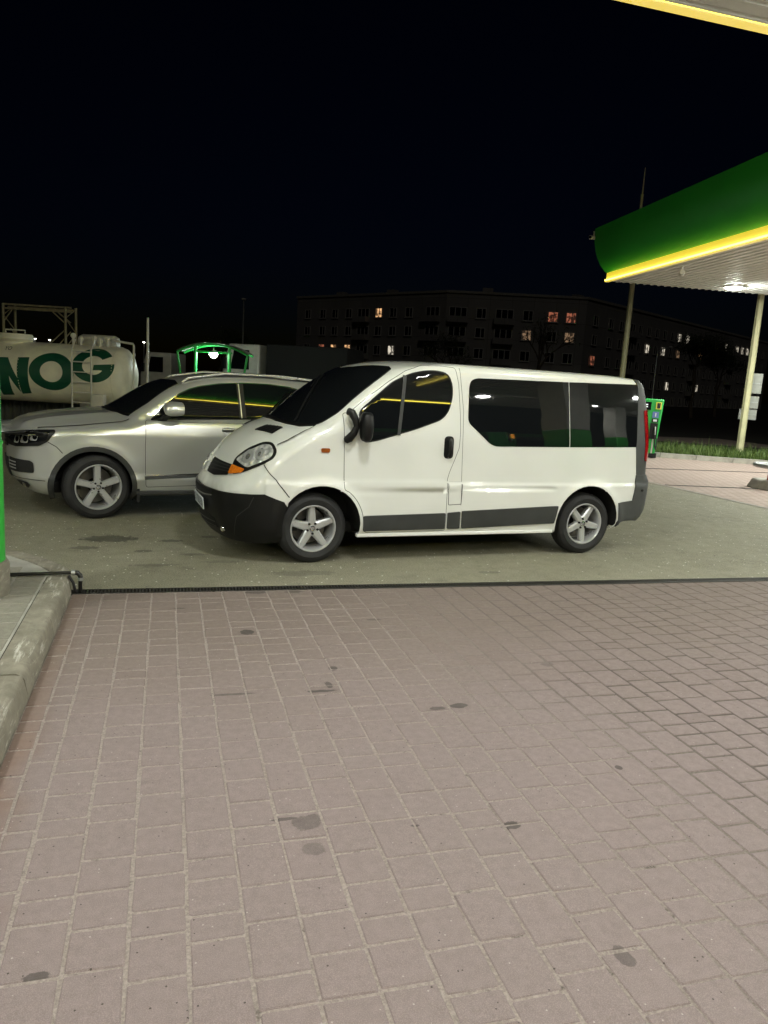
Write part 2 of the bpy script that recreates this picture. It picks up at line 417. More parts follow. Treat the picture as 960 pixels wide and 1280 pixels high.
# ---------- wheels (axis along y, outer face towards -y) ----------
def make_wheel(R, width, rim_r, style):
    """meshes of one wheel: returns dict of shared meshes"""
    h = width / 2; d = {}
    prof = [(rim_r - .012, -h + .035), (rim_r + .004, -h + .012), (rim_r + .03, -h + .003), ((R + rim_r) / 2, -h - .004), (R - .045, -h + .002), (R - .022, -h + .012), (R - .008, -h + .026), (R - .001, -h + .045)]
    g = []
    for i, y in enumerate(np.linspace(-h + .055, h - .055, 4)): g += [(R, y - .012), (R - .001, y - .004), (R - .009, y - .003), (R - .009, y + .003), (R - .001, y + .004), (R, y + .012)]
    prof = prof + g + [(r, -y) for r, y in reversed(prof)]
    t = MB().lathe(prof, 72, 'Y')
    for k in range(72):                                  # shoulder blocks of the tread
        a = 2 * math.pi * (k + .25) / 72; c, s = math.cos(a), math.sin(a)
        for sy in (-1, 1):
            y0, y1 = sy * (h - .016), sy * (h - .044); w = .009
            q = []
            for (rr, yy) in ((R - .014, y0), (R + .0015, y1)):
                for dd in (-w, w): q.append((rr * c - dd * s, yy, rr * s + dd * c))
            t.add(q, [(0, 1, 3, 2)])
    d['tyre'] = t.mesh('tyre', 40)
    rp = [(rim_r + .006, -h + .012), (rim_r + .002, -h + .006), (rim_r - .006, -h + .006), (rim_r - .014, -h + .016), (rim_r - .02, -h + .05), (rim_r - .03, -h + .10), (rim_r - .035, h - .02)]
    d['rim'] = MB().lathe(rp, 64, 'Y').mesh('rim', 30)
    yf = -h + (.030 if style == 'van' else .022)          # spoke face plane
    sp = MB()
    if style == 'van':
        out = [(.022, -.052), (.075, -.040), (rim_r - .01, -.030), (rim_r - .01, .030), (.075, .040), (.022, .052)]
        inn = [(.030, -.030), (.080, -.024), (rim_r - .016, -.019), (rim_r - .016, .019), (.080, .024), (.030, .030)]
    else:
        out = [(.015, -.048), (.07, -.036), (.12, -.036), (rim_r - .008, -.040), (rim_r - .008, .040), (.12, .036), (.07, .036), (.015, .048)]
        inn = [(.030, -.030), (.08, -.026), (.125, -.026), (rim_r - .016, -.031), (rim_r - .016, .031), (.125, .026), (.08, .026), (.030, .030)]
    n = len(out); dish = lambda r: yf - .012 * (r / rim_r) ** 2 + .012
    v = [(r, dish(r) + .012, w) for r, w in out] + [(r, dish(r) - .003, w) for r, w in inn] + [(r, dish(r) + .055, w * 1.05) for r, w in out]
    f = [tuple(range(n, 2 * n))] + [(i, (i + 1) % n, n + (i + 1) % n, n + i) for i in range(n)] + [(2 * n + i, 2 * n + (i + 1) % n, (i + 1) % n, i) for i in range(n)]
    d['spoke'] = sp.add(v, f).mesh('spoke', 20)
    d['hub'] = MB().lathe([(0, yf + .002), (.026, yf + .002), (.031, yf + .008), (.036, yf + .012), (.062, yf + .014), (.075, yf + .03), (.075, yf + .08)], 30, 'Y').mesh('hub', 30)
    d['hub_ring'] = MB().lathe([(.018, yf - .0005), (.026, yf + .0005), (.029, yf + .006), (.014, yf + .006)], 24, 'Y').mesh('hub_cap', 30)
    nb = MB()
    nb.lathe([(0, yf + .014), (.010, yf + .014), (.012, yf + .022), (.012, yf + .03)], 8, 'Y'); d['nut'] = nb.mesh('wheel_nut', 30)
    d['disc'] = MB().lathe([(.08, h - .045), (rim_r - .05, h - .045), (rim_r - .05, h - .015), (.08, h - .015)], 40, 'Y').mesh('brake_disc', 30)
    d['caliper'] = MB().box((-(rim_r - .075), h - .04, .02), (.06, .05, .13)).mesh('brake_caliper', 0)
    return d
def place_wheel(d, parent, loc, side, roll=0, steer=0, R=.33, spokes=M['alloy']):
    w = link('wheel', d['rim'], M['alloy'], parent); w.location = loc
    w.rotation_euler = Matrix.Rotation(steer + (0 if side < 0 else math.pi), 3, 'Z').to_euler()
    w.rotation_mode = 'XYZ'
    rot = Matrix.Rotation(roll, 3, 'Y').to_euler()
    link('tyre', d['tyre'], M['rubber'], w)
    for k in range(5):
        s = link('spoke', d['spoke'], spokes, w); s.rotation_euler = (0, roll + 2 * math.pi * k / 5, 0)
        a = roll + 2 * math.pi * (k + .5) / 5
        nt = link('wheel_nut', d['nut'], M['dark'], w); nt.location = (.052 * math.cos(a), -.020, -.052 * math.sin(a))
    link('hub', d['hub'], spokes, w); hc = link('hub_cap', d['hub_ring'], M['chrome'], w); hc.location = (0, -.010, 0)
    link('brake_disc', d['disc'], M['disc'], w); link('brake_caliper', d['caliper'], M['trim_plastic'], w)
    return w

# ============================ ground ============================
def spots_mask(t, spots, wob=.5):
    """irregular stains at given ground places: (x, y, radius_x, radius_y, strength)"""
    pos = t.pos(); sep = t.n('SeparateXYZ'); t.set(sep.inputs[0], pos)
    nz = t.noise(16, 5, .65); out = None
    for (x, y, rx, ry, st) in spots:
        dx = t.math('DIVIDE', t.math('SUBTRACT', sep.outputs[0], x), rx); dy = t.math('DIVIDE', t.math('SUBTRACT', sep.outputs[1], y), ry)
        d = t.math('SQRT', t.math('ADD', t.math('MULTIPLY', dx, dx), t.math('MULTIPLY', dy, dy)))
        d = t.math('ADD', d, t.math('MULTIPLY', t.math('SUBTRACT', nz, .5), wob * 3.2))
        k = t.ramp(d, .82, 1.02, st, 0.0)
        out = k if out is None else t.math('MAXIMUM', out, k)
    return out
# --- asphalt lane
t = NT('asphalt')
n1, n2, n3 = t.noise(.9, 6, .6), t.noise(7, 5, .6), t.noise(95, 3, .6)
base = t.mix(t.ramp(n1, .3, .7), (.180, .170, .118), (.220, .208, .146))
base = t.mix(t.ramp(n2, .35, .75, 0, .35), base, (.145, .135, .10))
base = t.mix(t.ramp(n3, .42, .66, 0, .85), base, (.36, .345, .26))
base = t.mix(t.ramp(t.noise(60, 3, .6), .52, .70, 0, .7), base, (.085, .08, .058))
vo = t.n('TexVoronoi', {'Scale': 15.0, 'Randomness': 1.0}, feature='F1'); t.set(vo.inputs['Vector'], t.pos())
vc = t.n('SeparateColor'); t.set(vc.inputs[0], vo.outputs['Color'])
glint = t.math('MULTIPLY', t.math('LESS_THAN', vo.outputs['Distance'], .12), t.math('GREATER_THAN', vc.outputs[0], .55))
base = t.mix(glint, base, (.80, .80, .70))  # sparkle of the grit painted into the colour as pale specks
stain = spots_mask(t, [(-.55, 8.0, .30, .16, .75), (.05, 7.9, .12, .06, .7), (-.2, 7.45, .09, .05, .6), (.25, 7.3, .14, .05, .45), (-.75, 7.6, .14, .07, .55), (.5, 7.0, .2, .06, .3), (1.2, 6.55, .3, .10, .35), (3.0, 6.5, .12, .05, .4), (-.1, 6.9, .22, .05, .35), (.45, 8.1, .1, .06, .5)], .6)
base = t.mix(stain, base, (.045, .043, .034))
dirt = t.ramp(t.noise(2.3, 6, .7), .52, .75, 0, .45); base = t.mix(dirt, base, (.10, .092, .068))
wav = t.noise(1.1, 5, .7, dist=1.5); crack = t.ramp(t.math('ABSOLUTE', t.math('SUBTRACT', wav, .5)), .0, .0035, .75, 0)
crack = t.math('MULTIPLY', crack, t.ramp(t.noise(.6, 2), .5, .6)); base = t.mix(crack, base, (.03, .03, .025))
t.p(color=base, rough=t.ramp(n2, .3, .7, .62, .82), spec=.4); t.bump(t.math('ADD', n3, t.math('MULTIPLY', n2, .6)), .7, .008); M['asphalt'] = t.m
# --- pavers
def paver_mat(name, c1, c2, c3, spots=None):
    t = NT(name); r = t.n('NewGeometry').outputs['Random Per Island']
    base = t.mix(t.ramp(r, 0, 1), c1, c2)
    n1, n2, n3 = t.noise(1.3, 5, .6), t.noise(24, 5, .65), t.noise(300, 2)
    base = t.mix(t.ramp(n1, .35, .7, 0, .6), base, c3)
    base = t.mix(t.ramp(n2, .3, .75, 0, .30), base, tuple(x * .72 for x in c1))
    base = t.mix(t.ramp(n3, .4, .72, 0, .65), base, tuple(min(1, x * 1.55) for x in c2))
    base = t.mix(t.ramp(t.noise(5, 4, .7), .6, .8, 0, .45), base, tuple(x * .6 for x in c1))
    if spots:
        sx = t.n('SeparateXYZ'); t.set(sx.inputs[0], t.pos())
        rust = t.math('MULTIPLY', t.ramp(t.math('ADD', sx.outputs[0], t.math('MULTIPLY', t.noise(3, 4), .3)), -.52, -.34, 1, 0), .65); base = t.mix(rust, base, (.185, .118, .085))
        led_tint = t.math('MULTIPLY', t.ramp(t.math('ADD', sx.outputs[1], t.math('MULTIPLY', t.noise(1.5, 4), 1.6)), 3.9, 6.2), .6); base = t.mix(led_tint, base, (.170, .135, .108))  # yellow LED light painted into the block colour, browner towards the drain
        fl = t.n('TexVoronoi', {'Scale': 70.0}); t.set(fl.inputs['Vector'], t.pos()); fc_ = t.n('SeparateColor'); t.set(fc_.inputs[0], fl.outputs['Color'])
        fk = t.math('MULTIPLY', t.math('LESS_THAN', fl.outputs['Distance'], .22), t.math('GREATER_THAN', fc_.outputs[0], .975)); base = t.mix(fk, base, (.36, .32, .30))
        pk = t.math('MULTIPLY', t.math('LESS_THAN', fl.outputs['Distance'], .25), t.math('LESS_THAN', fc_.outputs[0], .018)); base = t.mix(pk, base, (.06, .048, .042))
        base = t.mix(spots_mask(t, spots, .45), base, (.05, .043, .038))
    t.p(color=base, rough=t.ramp(n2, .3, .7, .62, .85), spec=.35); t.bump(t.math('ADD', n3, t.math('MULTIPLY', n2, 1.2)), .4, .004); return t.m
SP = [(.55, 5.02, .055, .055, .85), (.72, 5.98, .10, .05, .7), (1.02, 5.97, .08, .04, .6), (.86, 3.98, .09, .018, .85), (.92, 4.06, .022, .05, .8), (.36, 4.0, .13, .015, .6), (1.58, 3.68, .07, .03, .8), (1.45, 3.66, .05, .02, .7), (1.37, 2.55, .045, .03, .8), (.56, 2.72, .07, .06, .5), (.55, 2.55, .05, .04, .4), (-.35, 2.1, .045, .02, .75), (.47, 2.76, .06, .012, .7), (1.0, 4.3, .03, .04, .8), (.98, 2.62, .02, .008, .8), (2.1, 2.9, .02, .02, .8), (2.4, 4.2, .05, .04, .4), (.1, 5.6, .05, .02, .6), (1.5, 5.2, .06, .02, .5), (.63, 1.62, .03, .02, .5), (1.42, 1.82, .03, .05, .6)]
M['paver'] = paver_mat('paver', (.172, .133, .127), (.205, .163, .157), (.192, .157, .148), SP)
M['paver_grey'] = paver_mat('paver_grey', (.18, .168, .135), (.21, .198, .16), (.19, .18, .15))
t = NT('joint_sand'); n = t.noise(90, 4, .75); sx = t.n('SeparateXYZ'); t.set(sx.inputs[0], t.pos())
sand = t.mix(t.ramp(n, .3, .7), (.215, .182, .163), (.365, .315, .283))
gap = t.math('MAXIMUM', t.math('MULTIPLY', t.ramp(t.noise(11, 5, .75), .56, .72), .8), t.math('MULTIPLY', t.ramp(t.math('ADD', sx.outputs[0], t.math('MULTIPLY', t.noise(1.2, 3), 2.0)), 2.0, 4.2), .8))   # joints washed out of sand
t.p(color=t.mix(gap, sand, (.055, .045, .038)), rough=.95, spec=.2)
t.bump(n, .9, .008); M['joint_sand'] = t.m
t = NT('far_pavers'); br = t.n('TexBrick', {'Scale': 1.0, 'Mortar Size': .012, 'Brick Width': .2, 'Row Height': .18, 'Color1': (.36, .27, .235, 1), 'Color2': (.41, .315, .275, 1), 'Mortar': (.17, .14, .12, 1)})
t.set(br.inputs['Vector'], t.obj()); n = t.noise(2, 5); t.p(color=t.mix(t.ramp(n, .3, .75, 0, .4), br.outputs[0], (.30, .24, .2)), rough=.8); t.bump(br.outputs['Fac'], -.4, .006); M['far_pavers'] = t.m
M['soil'] = simple('soil', (.035, .03, .022), .95, var=.4, scale=2, bump=.5)
t = NT('concrete_kerb'); n, n2 = t.noise(14, 6, .7), t.noise(3.0, 6, .65); v = t.obj()
mp = t.n('Mapping'); t.set(mp.inputs['Vector'], v); mp.inputs['Scale'].default_value = (30, 4, 30); wn_ = t.noise(1, 5, .7, vec=mp.outputs[0])
base = t.mix(t.ramp(n2, .35, .7), (.17, .155, .118), (.27, .25, .195)); base = t.mix(t.ramp(n, .45, .7, 0, .5), base, (.12, .11, .085))
base = t.mix(t.math('MULTIPLY', t.ramp(wn_, .52, .68), t.ramp(t.noise(2.2, 4), .42, .65, .05, .7)), base, (.62, .60, .53))
t.p(color=base, rough=.85); t.bump(n, .5, .01); M['kerb'] = t.m
M['concrete'] = simple('concrete', (.33, .32, .28), .85, var=.2, scale=5, bump=.3)
M['iron'] = simple('iron', (.05, .048, .042), .55, metal=.6, var=.3, scale=20, bump=.2)
M['galvanised'] = simple('galvanised', (.42, .44, .43), .42, metal=.7, var=.15, scale=12)

def sheet(name, pts, z, mat, kind='structure', parent=None, loc=(0, 0, 0), rz=0):
    o = MB().add([(x, y, z) for x, y in pts], [tuple(range(len(pts)))]).build(name, mat, parent, smooth=0, loc=loc, rz=rz)
    if parent is None: tag(o, kind=kind)
    return o
sheet('ground', [(-900, -900), (900, -900), (900, 900), (-900, 900)], -.06, M['soil'])
sheet('road', [(-45, 6.15), (9.97, 6.15), (9.97, 10.4), (9.72, 13.2), (9.6, 19.0), (9.0, 24.0), (-45, 40)], 0.0, M['asphalt'])
# near paving: every block a piece of its own
KX = -.685
paving = sheet('paving', [(KX, -10), (24, -10), (24, 6.03), (KX, 6.03)], -.0032, M['joint_sand'])
def paver_block(w, l, seed, top=0.0):
    r = random.Random(seed); cut = .005; ch = .005; hw, hl = w / 2, l / 2
    j = lambda: r.uniform(-.0028, .0028)
    ring = [(-hw + cut, -hl), (hw - cut, -hl), (hw, -hl + cut), (hw, hl - cut), (hw - cut, hl), (-hw + cut, hl), (-hw, hl - cut), (-hw, -hl + cut)]
    ring = [(a + j(), b + j()) for a, b in ring]; k = 1 - 2 * ch / w; k2 = 1 - 2 * ch / l
    v = [(a, b, -.03) for a, b in ring] + [(a, b, top - .004) for a, b in ring] + [(a * k, b * k2, top) for a, b in ring]
    f = [(i, (i + 1) % 8, 8 + (i + 1) % 8, 8 + i) for i in range(8)] + [(8 + i, 8 + (i + 1) % 8, 16 + (i + 1) % 8, 16 + i) for i in range(8)] + [tuple(range(16, 24))]
    return v, f
LEN = (.118, .18, .238); pitch = .18; joint = .0095
blocks = {(l, s): MB().add(*paver_block(pitch - joint, l - joint * 1.05, s * 7 + int(l * 1000))) for l in LEN for s in range(4)}
def in_view(x, y, z=0):
    q = Vector((x, y, z - CAM_H)); d = q.dot(_f)
    return (d > .3 and abs(q.dot(_r) / d * CAM_F) < 500 and abs(q.dot(_d) / d * CAM_F) < 660), d
rp = random.Random(21); cells = []
for kcol in range(-2, 71):                                 # two narrow courses against the kerb, then 18 cm courses
    xc = (-.630, -.5175)[kcol + 2] if kcol < 0 else -.37 + pitch * kcol
    y = 6.02
    while y > .2:
        l = rp.choices(LEN, (.28, .42, .30))[0]
        cells.append((xc + rp.uniform(-.0016, .0016), y - l / 2, l, rp.randrange(4), rp.uniform(-.0012, .0012), rp.uniform(-.006, .006))); y -= l
def cell_area(c):
    ok, d = in_view(c[0], c[1]); return (c[2] * CAM_H / d ** 3 if ok else -1.0)
cells.sort(key=cell_area, reverse=True)
pm = {k: b.mesh('brick', 25) for k, b in blocks.items()}
edge_mesh = {(l, 0): MB().add(*paver_block(.1035, l - .010, 5)).mesh('brick', 25) for l in LEN}
rest = MB()
for i, (cx, cy, l, s, dz, ro) in enumerate(cells):
    edge = cx < -.48
    if i < 290:
        o = link('brick', edge_mesh[(l, 0)] if edge else pm[(l, s)], M['paver'], paving); o.location = (cx, cy, dz); o.rotation_euler = (rp.uniform(-.006, .006), rp.uniform(-.006, .006), ro)
    else:
        v, f = (blocks[(l, s)].v, blocks[(l, s)].f); sx = .61 if edge else 1
        rest.add([(a * sx + cx, b + cy, c + dz) for a, b, c in v], f)
tag(rest.build('brick', M['paver'], paving, smooth=25, fix=False), kind='stuff')
for me in list(pm.values()) + list(edge_mesh.values()):
    if not me.materials: me.materials.append(M['paver'])
# slot drain along the edge of the paving
dr = empty('drain_channel', (0, 6.09, 0), 0, 'long narrow cast drain grating set between the brick paving and the asphalt', 'drain')
MB().box((11.65, 0, -.045), (24.7, .115, .03)).build('channel', M['dark'], dr)
for s in (-1, 1): MB().box((11.65, s * .053, -.012), (24.7, .014, .03)).build('rail', M['iron'], dr, bevel=.002)
b = MB(); xx = -.66
while xx < 10.0: b.box((xx, 0, -.010), (.012, .094, .018)); xx += .026
tag(b.build('bar', M['iron'], dr, smooth=0, fix=False), kind='stuff')
# far paving, kerb and verge
far = sheet('far_paving', [(0, 0), (16, 0), (16, 22), (0, 22)], .004, M['far_pavers'], loc=(10.30, 3.0, 0), rz=math.radians(4.2))
far.location = (10.06, 6.2, 0)
b = MB(); b.add([(9.99, 6.2, .008), (10.06, 6.2, .008), (9.82, 10.5, .008), (9.75, 10.5, .008), (9.66, 13.2, .008), (9.59, 13.2, .008), (9.42, 19, .008), (9.35, 19, .008)], [(0, 1, 2, 3), (3, 2, 4, 5), (5, 4, 6, 7)]); 
tag(b.build('paving_edge', M['concrete'], None, smooth=0), kind='structure')
for (p0, p1, nm) in (((9.72, 13.02), (11.8, 12.72), 'a'), ((9.7, 16.05), (18, 15.6), 'b')):
    d_ = Vector((p1[0] - p0[0], p1[1] - p0[1], 0)); c_ = Vector(((p0[0] + p1[0]) / 2, (p0[1] + p1[1]) / 2, 0)); an = math.atan2(d_.y, d_.x)
    o = empty('drain_channel', c_, an, 'thin dark drain slot crossing the far pink paving' + (' beside the bollard' if nm == 'a' else ' in front of the grass verge'), 'drain')
    MB().box((0, 0, .004), (d_.length, .05, .012)).build('channel', M['dark'], o); MB().box((0, .028, .006), (d_.length, .012, .012)).build('rail', M['iron'], o); MB().box((0, -.028, .006), (d_.length, .012, .012)).build('rail', M['iron'], o)
# kerb in short stones along the verge
KA, KB = Vector((5.0, 23.6, 0)), Vector((30.0, 10.9, 0)); kd = (KB - KA); kl = kd.length; ka = math.atan2(kd.y, kd.x)
verge_kerb = empty('kerb', KA, ka, 'low pale concrete kerb edging the grass verge', 'kerb')
ks = MB().box((.495, 0, .06), (.985, .16, .16)).mesh('kerb_stone', 0)
for i in range(int(kl)):
    o = link('kerb_stone', ks, M['concrete'], verge_kerb); o.location = (i, 0, rng.uniform(-.004, .004))
vg = sheet('verge', [(0, .08), (kl, .08), (kl, 7), (0, 7)], .10, M['soil'], loc=tuple(KA), rz=ka)
tg = NT('grass_blades'); r = tg.n('NewGeometry').outputs['Random Per Island']; tg.p(color=tg.mix(r, (.04, .08, .014), (.13, .19, .048)), rough=.55, spec=.3); M['grass'] = tg.m
b = MB(); rg = random.Random(3); nrm = Vector((-math.sin(ka), math.cos(ka), 0)); kdn = kd.normalized()
for i in range(15000):
    s = rg.uniform(4, 22); w = .10 + 3.4 * rg.random() ** 1.6; clump = .5 + .5 * math.sin(s * 2.1 + w * 3) * math.sin(s * .7 + 1)
    p = KA + kdn * s + nrm * w; hgt = rg.uniform(.10, .24) + .20 * clump * rg.random() + (.22 if rg.random() < .02 else 0); a = rg.uniform(0, 6.28); lean = rg.uniform(.02, .16); wd = rg.uniform(.006, .012)
    dx, dy = math.cos(a), math.sin(a); z0 = .09
    b.add([(p.x - dy * wd, p.y + dx * wd, z0), (p.x + dy * wd, p.y - dx * wd, z0), (p.x + dx * lean * .4 + dy * wd * .7, p.y + dy * lean * .4 - dx * wd * .7, z0 + hgt * .6), (p.x + dx * lean * .4 - dy * wd * .7, p.y + dy * lean * .4 + dx * wd * .7, z0 + hgt * .6), (p.x + dx * lean, p.y + dy * lean, z0 + hgt)], [(0, 1, 2, 3), (3, 2, 4)])
tag(b.build('grass', M['grass'], None, smooth=0, fix=False), 'rough green grass growing on the verge behind the kerb', 'grass', kind='stuff')

# ============================ pump island at the left ============================
def island_outline(e=0.0):
    pts = [(-3.0 - e, -9), (-.70 + e, -9), (-.70 + e, 6.05)]
    for q in ((-.735, 6.28), (-.86, 6.50), (-1.0, 6.68), (-1.19, 6.88), (-1.34, 7.0), (-1.55, 7.1), (-1.85, 7.14), (-2.2, 7.1), (-2.6, 6.85), (-2.9, 6.4), (-3.0, 6.0)): pts.append((q[0] + e * .8, q[1] + e * .8))
    return pts
isl = empty('pump_island', (-1.85, 3, 0), 0, 'raised pump island with worn concrete kerb beside the brick paving', 'island')
L0 = Vector((-1.85, 3, 0))
out = island_outline(); cen = (-1.85, 2.0)
inn = [(-2.85, -9), (-.865, -9), (-.865, 6.03)] + [(a + (cen[0] - a) * .09 + .0, b - .15) for a, b in out[3:-1]] + [(-2.85, 5.95)]
n = len(out)
top = lambda p, z: (p[0] - L0.x, p[1] - L0.y, z)
sheet('island_bed', [(a - L0.x, b - L0.y) for a, b in inn], .1355, M['concrete'], parent=isl)
# kerb: straight stones along the paving, one bent piece round the nose
prof_in = .15; y = 6.05; ks_l = .98
yy = 6.045; i = 0
while yy > -1:
    b = MB(); x1, x0_ = -.70 - L0.x, -.857 - L0.x; ya, yb = yy - ks_l + .006 - L0.y, yy - L0.y
    sec = [(x0_, -.05), (x1 + .012, -.05), (x1 + .010, .02), (x1 - .004, .105), (x1 - .018, .128), (x1 - .04, .138), (x0_, .140)]
    m_ = len(sec); ny = 8; v = []; f = []
    for kk in range(ny + 1):
        y_ = ya + (yb - ya) * kk / ny
        for q, (sx, sz) in enumerate(sec): v.append((sx + (rng.uniform(-.004, .004) if 1 < q < 6 else 0), y_, sz + (rng.uniform(-.004, .004) if 2 < q < 6 else 0)))
    for kk in range(ny):
        for q in range(m_): f.append((kk * m_ + q, kk * m_ + (q + 1) % m_, (kk + 1) * m_ + (q + 1) % m_, (kk + 1) * m_ + q))
    f += [tuple(range(m_)), tuple(ny * m_ + q for q in range(m_))]
    b.add(v, f).build('kerb_stone', M['kerb'], isl, smooth=60); yy -= ks_l
nose = out[2:]
for seg in range(0, len(nose) - 1):
    a, b_ = Vector((*nose[seg], 0)), Vector((*nose[seg + 1], 0)); ia = a + (Vector((cen[0], a.y - .35, 0)) - a).normalized() * .15; ib = b_ + (Vector((cen[0], b_.y - .35, 0)) - b_).normalized() * .15
    P = [a, b_, ib, ia]; mb_ = MB(); mb_.add([(q.x - L0.x, q.y - L0.y, -.05) for q in P] + [(q.x - L0.x, q.y - L0.y, .139) for q in P], [(3, 2, 1, 0), (4, 5, 6, 7)] + [(i, (i + 1) % 4, 4 + (i + 1) % 4, 4 + i) for i in range(4)])
    mb_.build('kerb_stone', M['kerb'], isl, smooth=0, bevel=.012)
yb = 6.02; gm = {}
for cidx in range(7):
    x_ = -.865 - .11 - cidx * .203; yy = 6.85 - .30 * cidx * 0
    while yy > .4:
        l = rp.choice((.2, .2, .3)); cy = yy - l / 2
        lim = 6.22 + max(0, min(.66, (-.9 - x_) * 1.05))
        if cy + l / 2 < lim:
            if l not in gm: gm[l] = MB().add(*paver_block(.195, l - .008, 31)).mesh('brick', 25); gm[l].materials.append(M['paver_grey'])
            o = link('brick', gm[l], None, isl); o.location = (x_ - L0.x, cy - L0.y, .139 + rp.uniform(-.001, .001)); o.rotation_euler = (0, 0, rp.uniform(-.004, .004))
        yy -= l
# black pipe running off the island into the drain
M['pipe'] = simple('pipe', (.018, .018, .017), .35, metal=.3, var=.3, scale=30, bump=.2)
pp = empty('drain_pipe', (-.72, 6.03, .0), 0, 'thin black pipe with metal coupling crossing the island and dropping into the drain', 'pipe')
MB().tube([(-1.6, .01, .158), (-.4, .01, .158), (0, .01, .166), (.055, .005, .168)], .013, 10).build('pipe', M['pipe'], pp)
MB().tube([(.05, .005, .168), (.075, .003, .166), (.092, 0, .150), (.095, -.002, .125)], .019, 10).build('elbow', M['pipe'], pp, smooth=60)
MB().tube([(.030, .005, .168), (.058, .005, .168)], .023, 8).build('coupling', M['galvanised'], pp); MB().tube([(.095, -.002, .132), (.094, -.002, .108)], .022, 8).build('coupling', M['galvanised'], pp)
MB().tube([(.094, -.002, .11), (.092, .01, .05), (.088, .04, -.02)], .015, 8).build('pipe', M['pipe'], pp, smooth=60)
MB().tube([(.012, -.01, .15), (.045, -.012, .09), (.055, .0, .03), (.075, .035, -.01)], .011, 8).build('hose', M['rubber'], pp, smooth=60)

# ============================ white passenger van ============================
def build_van():
    B = VanBody()
    root = empty('passenger_van', (1.2476, 7.8117, 0), math.radians(5.919), 'white passenger van with blacked-out windows, black front bumper and star-spoke alloy wheels', 'van')
    AF, AR = (.06, .36, .395), (3.085, .362, .405)
    arc = lambda a, n=22, e=0: [(a[0] + (a[2] + e) * math.cos(t), a[1] + (a[2] + e) * math.sin(t)) for t in np.linspace(math.radians(196), math.radians(-16), n)]
    body = shell('body', B, .55, 3.35, 1.0, M['white_paint'], root, (AF, AR))
    lo = .262
    side = [(-.47, lo)] + [p for p in arc(AF)] + [(AF[0] + AF[2] + .005, lo)] + [(AR[0] - AR[2] - .005, lo + .02)] + arc(AR) + [(AR[0] + AR[2] + .004, .37), (3.70, .44), (3.72, .9), (3.69, 1.2), (3.63, 1.92), (3.2, 1.935), (1.3, 1.935), (1.05, 1.925), (.9, 1.875), (.7, 1.77), (.45, 1.585), (.27, 1.43), (.1, 1.30), (-.1, 1.20), (-.3, 1.115), (-.42, 1.06), (-.47, .9)]
    panel('side_panel', B, side, 'side', M['white_paint'], root, both=True, grid=.032, lip=.012, offset=0)
    for a in (AF, AR):
        for s in (-1, 1): arch_liner('wheel_arch', a[0], a[1], a[2] + .012, s * .935, s * .56, M['dark'], root)
    # underside
    MB().box((1.5, 0, .30), (4.3, 1.3, .12)).build('underbody', M['dark'], root, bevel=.03)
    sl = MB().box((1.55, -.915, .268), (2.24, .05, .035)); sl.build('sill', M['white_paint'], root, bevel=.008)
    sl = MB().box((1.55, .915, .268), (2.24, .05, .035)); sl.build('sill', M['white_paint'], root, bevel=.008)
    # windscreen, cowl, bonnet
    left = [(.032, -.80), (.192, -.838), (.267, -.84), (.427, -.818), (.60, -.788), (.70, -.755), (.78, -.70)]
    top_edge = [(.79, -.62), (.69, -.42), (.56, -.22), (.49, 0)]
    base = [(-.235, 0), (-.215, -.30), (-.165, -.5), (-.09, -.66), (-.02, -.75)]
    panel('windscreen', B, left + top_edge + base, 'top', M['glass'], root, grid=.04, offset=.004, lip=.012, join=True)
    cow = [(-.27, 0), (-.25, -.30), (-.20, -.5), (-.12, -.69), (.0, -.80), (.03, -.79), (-.03, -.735), (-.10, -.64), (-.17, -.49), (-.215, -.30), (-.235, 0)]
    cl = panel('cowl', B, cow, 'top', M['black_plastic'], root, grid=.03, offset=.005, lip=.01, join=True)
    for (a, b2, c2) in (((-.13, -.58), (.10, -.30), (.33, .02)), ((-.21, .06), (-.02, .33), (.2, .6))):
        pts = np.array(densify([a, b2, c2], .08, False)); P0, D = proj_rays('top', pts); X, ok = ray_hit(B, P0, D, 4, 200); X = X + grad(B, X) * .02
        wb = MB().tube([tuple(x) for x in X], .009, 6); wb.tube([tuple(x) for x in X[-5:-1] + np.array([-.02, 0, .015])], .007, 6); wb.build('wiper', M['black_plastic'], root)
    hl = [(-.345, -.798), (-.258, -.828), (-.15, -.838), (-.05, -.83), (.02, -.80)]
    seam('bonnet_seam', B, hl, 'top', M['dark'], root, .010, .003, both=True)
    vent = [(-.457, -.30), (-.347, -.332), (-.243, -.582), (-.352, -.596)]
    o1, o2 = panel('bonnet_vent', B, rounded(vent, .012), 'top', M['black_plastic'], root, both=True, grid=.03, offset=.004, lip=.006)
    for i in range(5):
        k = (i + .5) / 5; a = [vent[0][j] * (1 - k) + vent[3][j] * k for j in (0, 1)]; b = [vent[1][j] * (1 - k) + vent[2][j] * k for j in (0, 1)]
        seam('vent_slat', B, [tuple(a), tuple(b)], 'top', M['trim_plastic'], o1, .012, .008)
    # headlights
    head = to_proj(45, [(-.684, -.507, .947), (-.567, -.552, 1.053), (-.436, -.636, 1.125), (-.368, -.736, 1.129), (-.354, -.843, 1.066), (-.387, -.865, .994), (-.474, -.83, .937), (-.634, -.726, .847), (-.737, -.607, .807)])
    head = rounded(head, .05, 4)
    bz, bz2 = panel('headlight', B, head, 45, M['black_plastic'], root, both=True, grid=.025, offset=.003, lip=.006)
    inner = to_proj(45, [(-.665, -.53, .94), (-.56, -.575, 1.03), (-.44, -.655, 1.10), (-.385, -.74, 1.105), (-.375, -.82, 1.06), (-.405, -.84, 1.0), (-.48, -.81, .955), (-.61, -.725, .885)])
    c1 = np.mean(inner, axis=0)
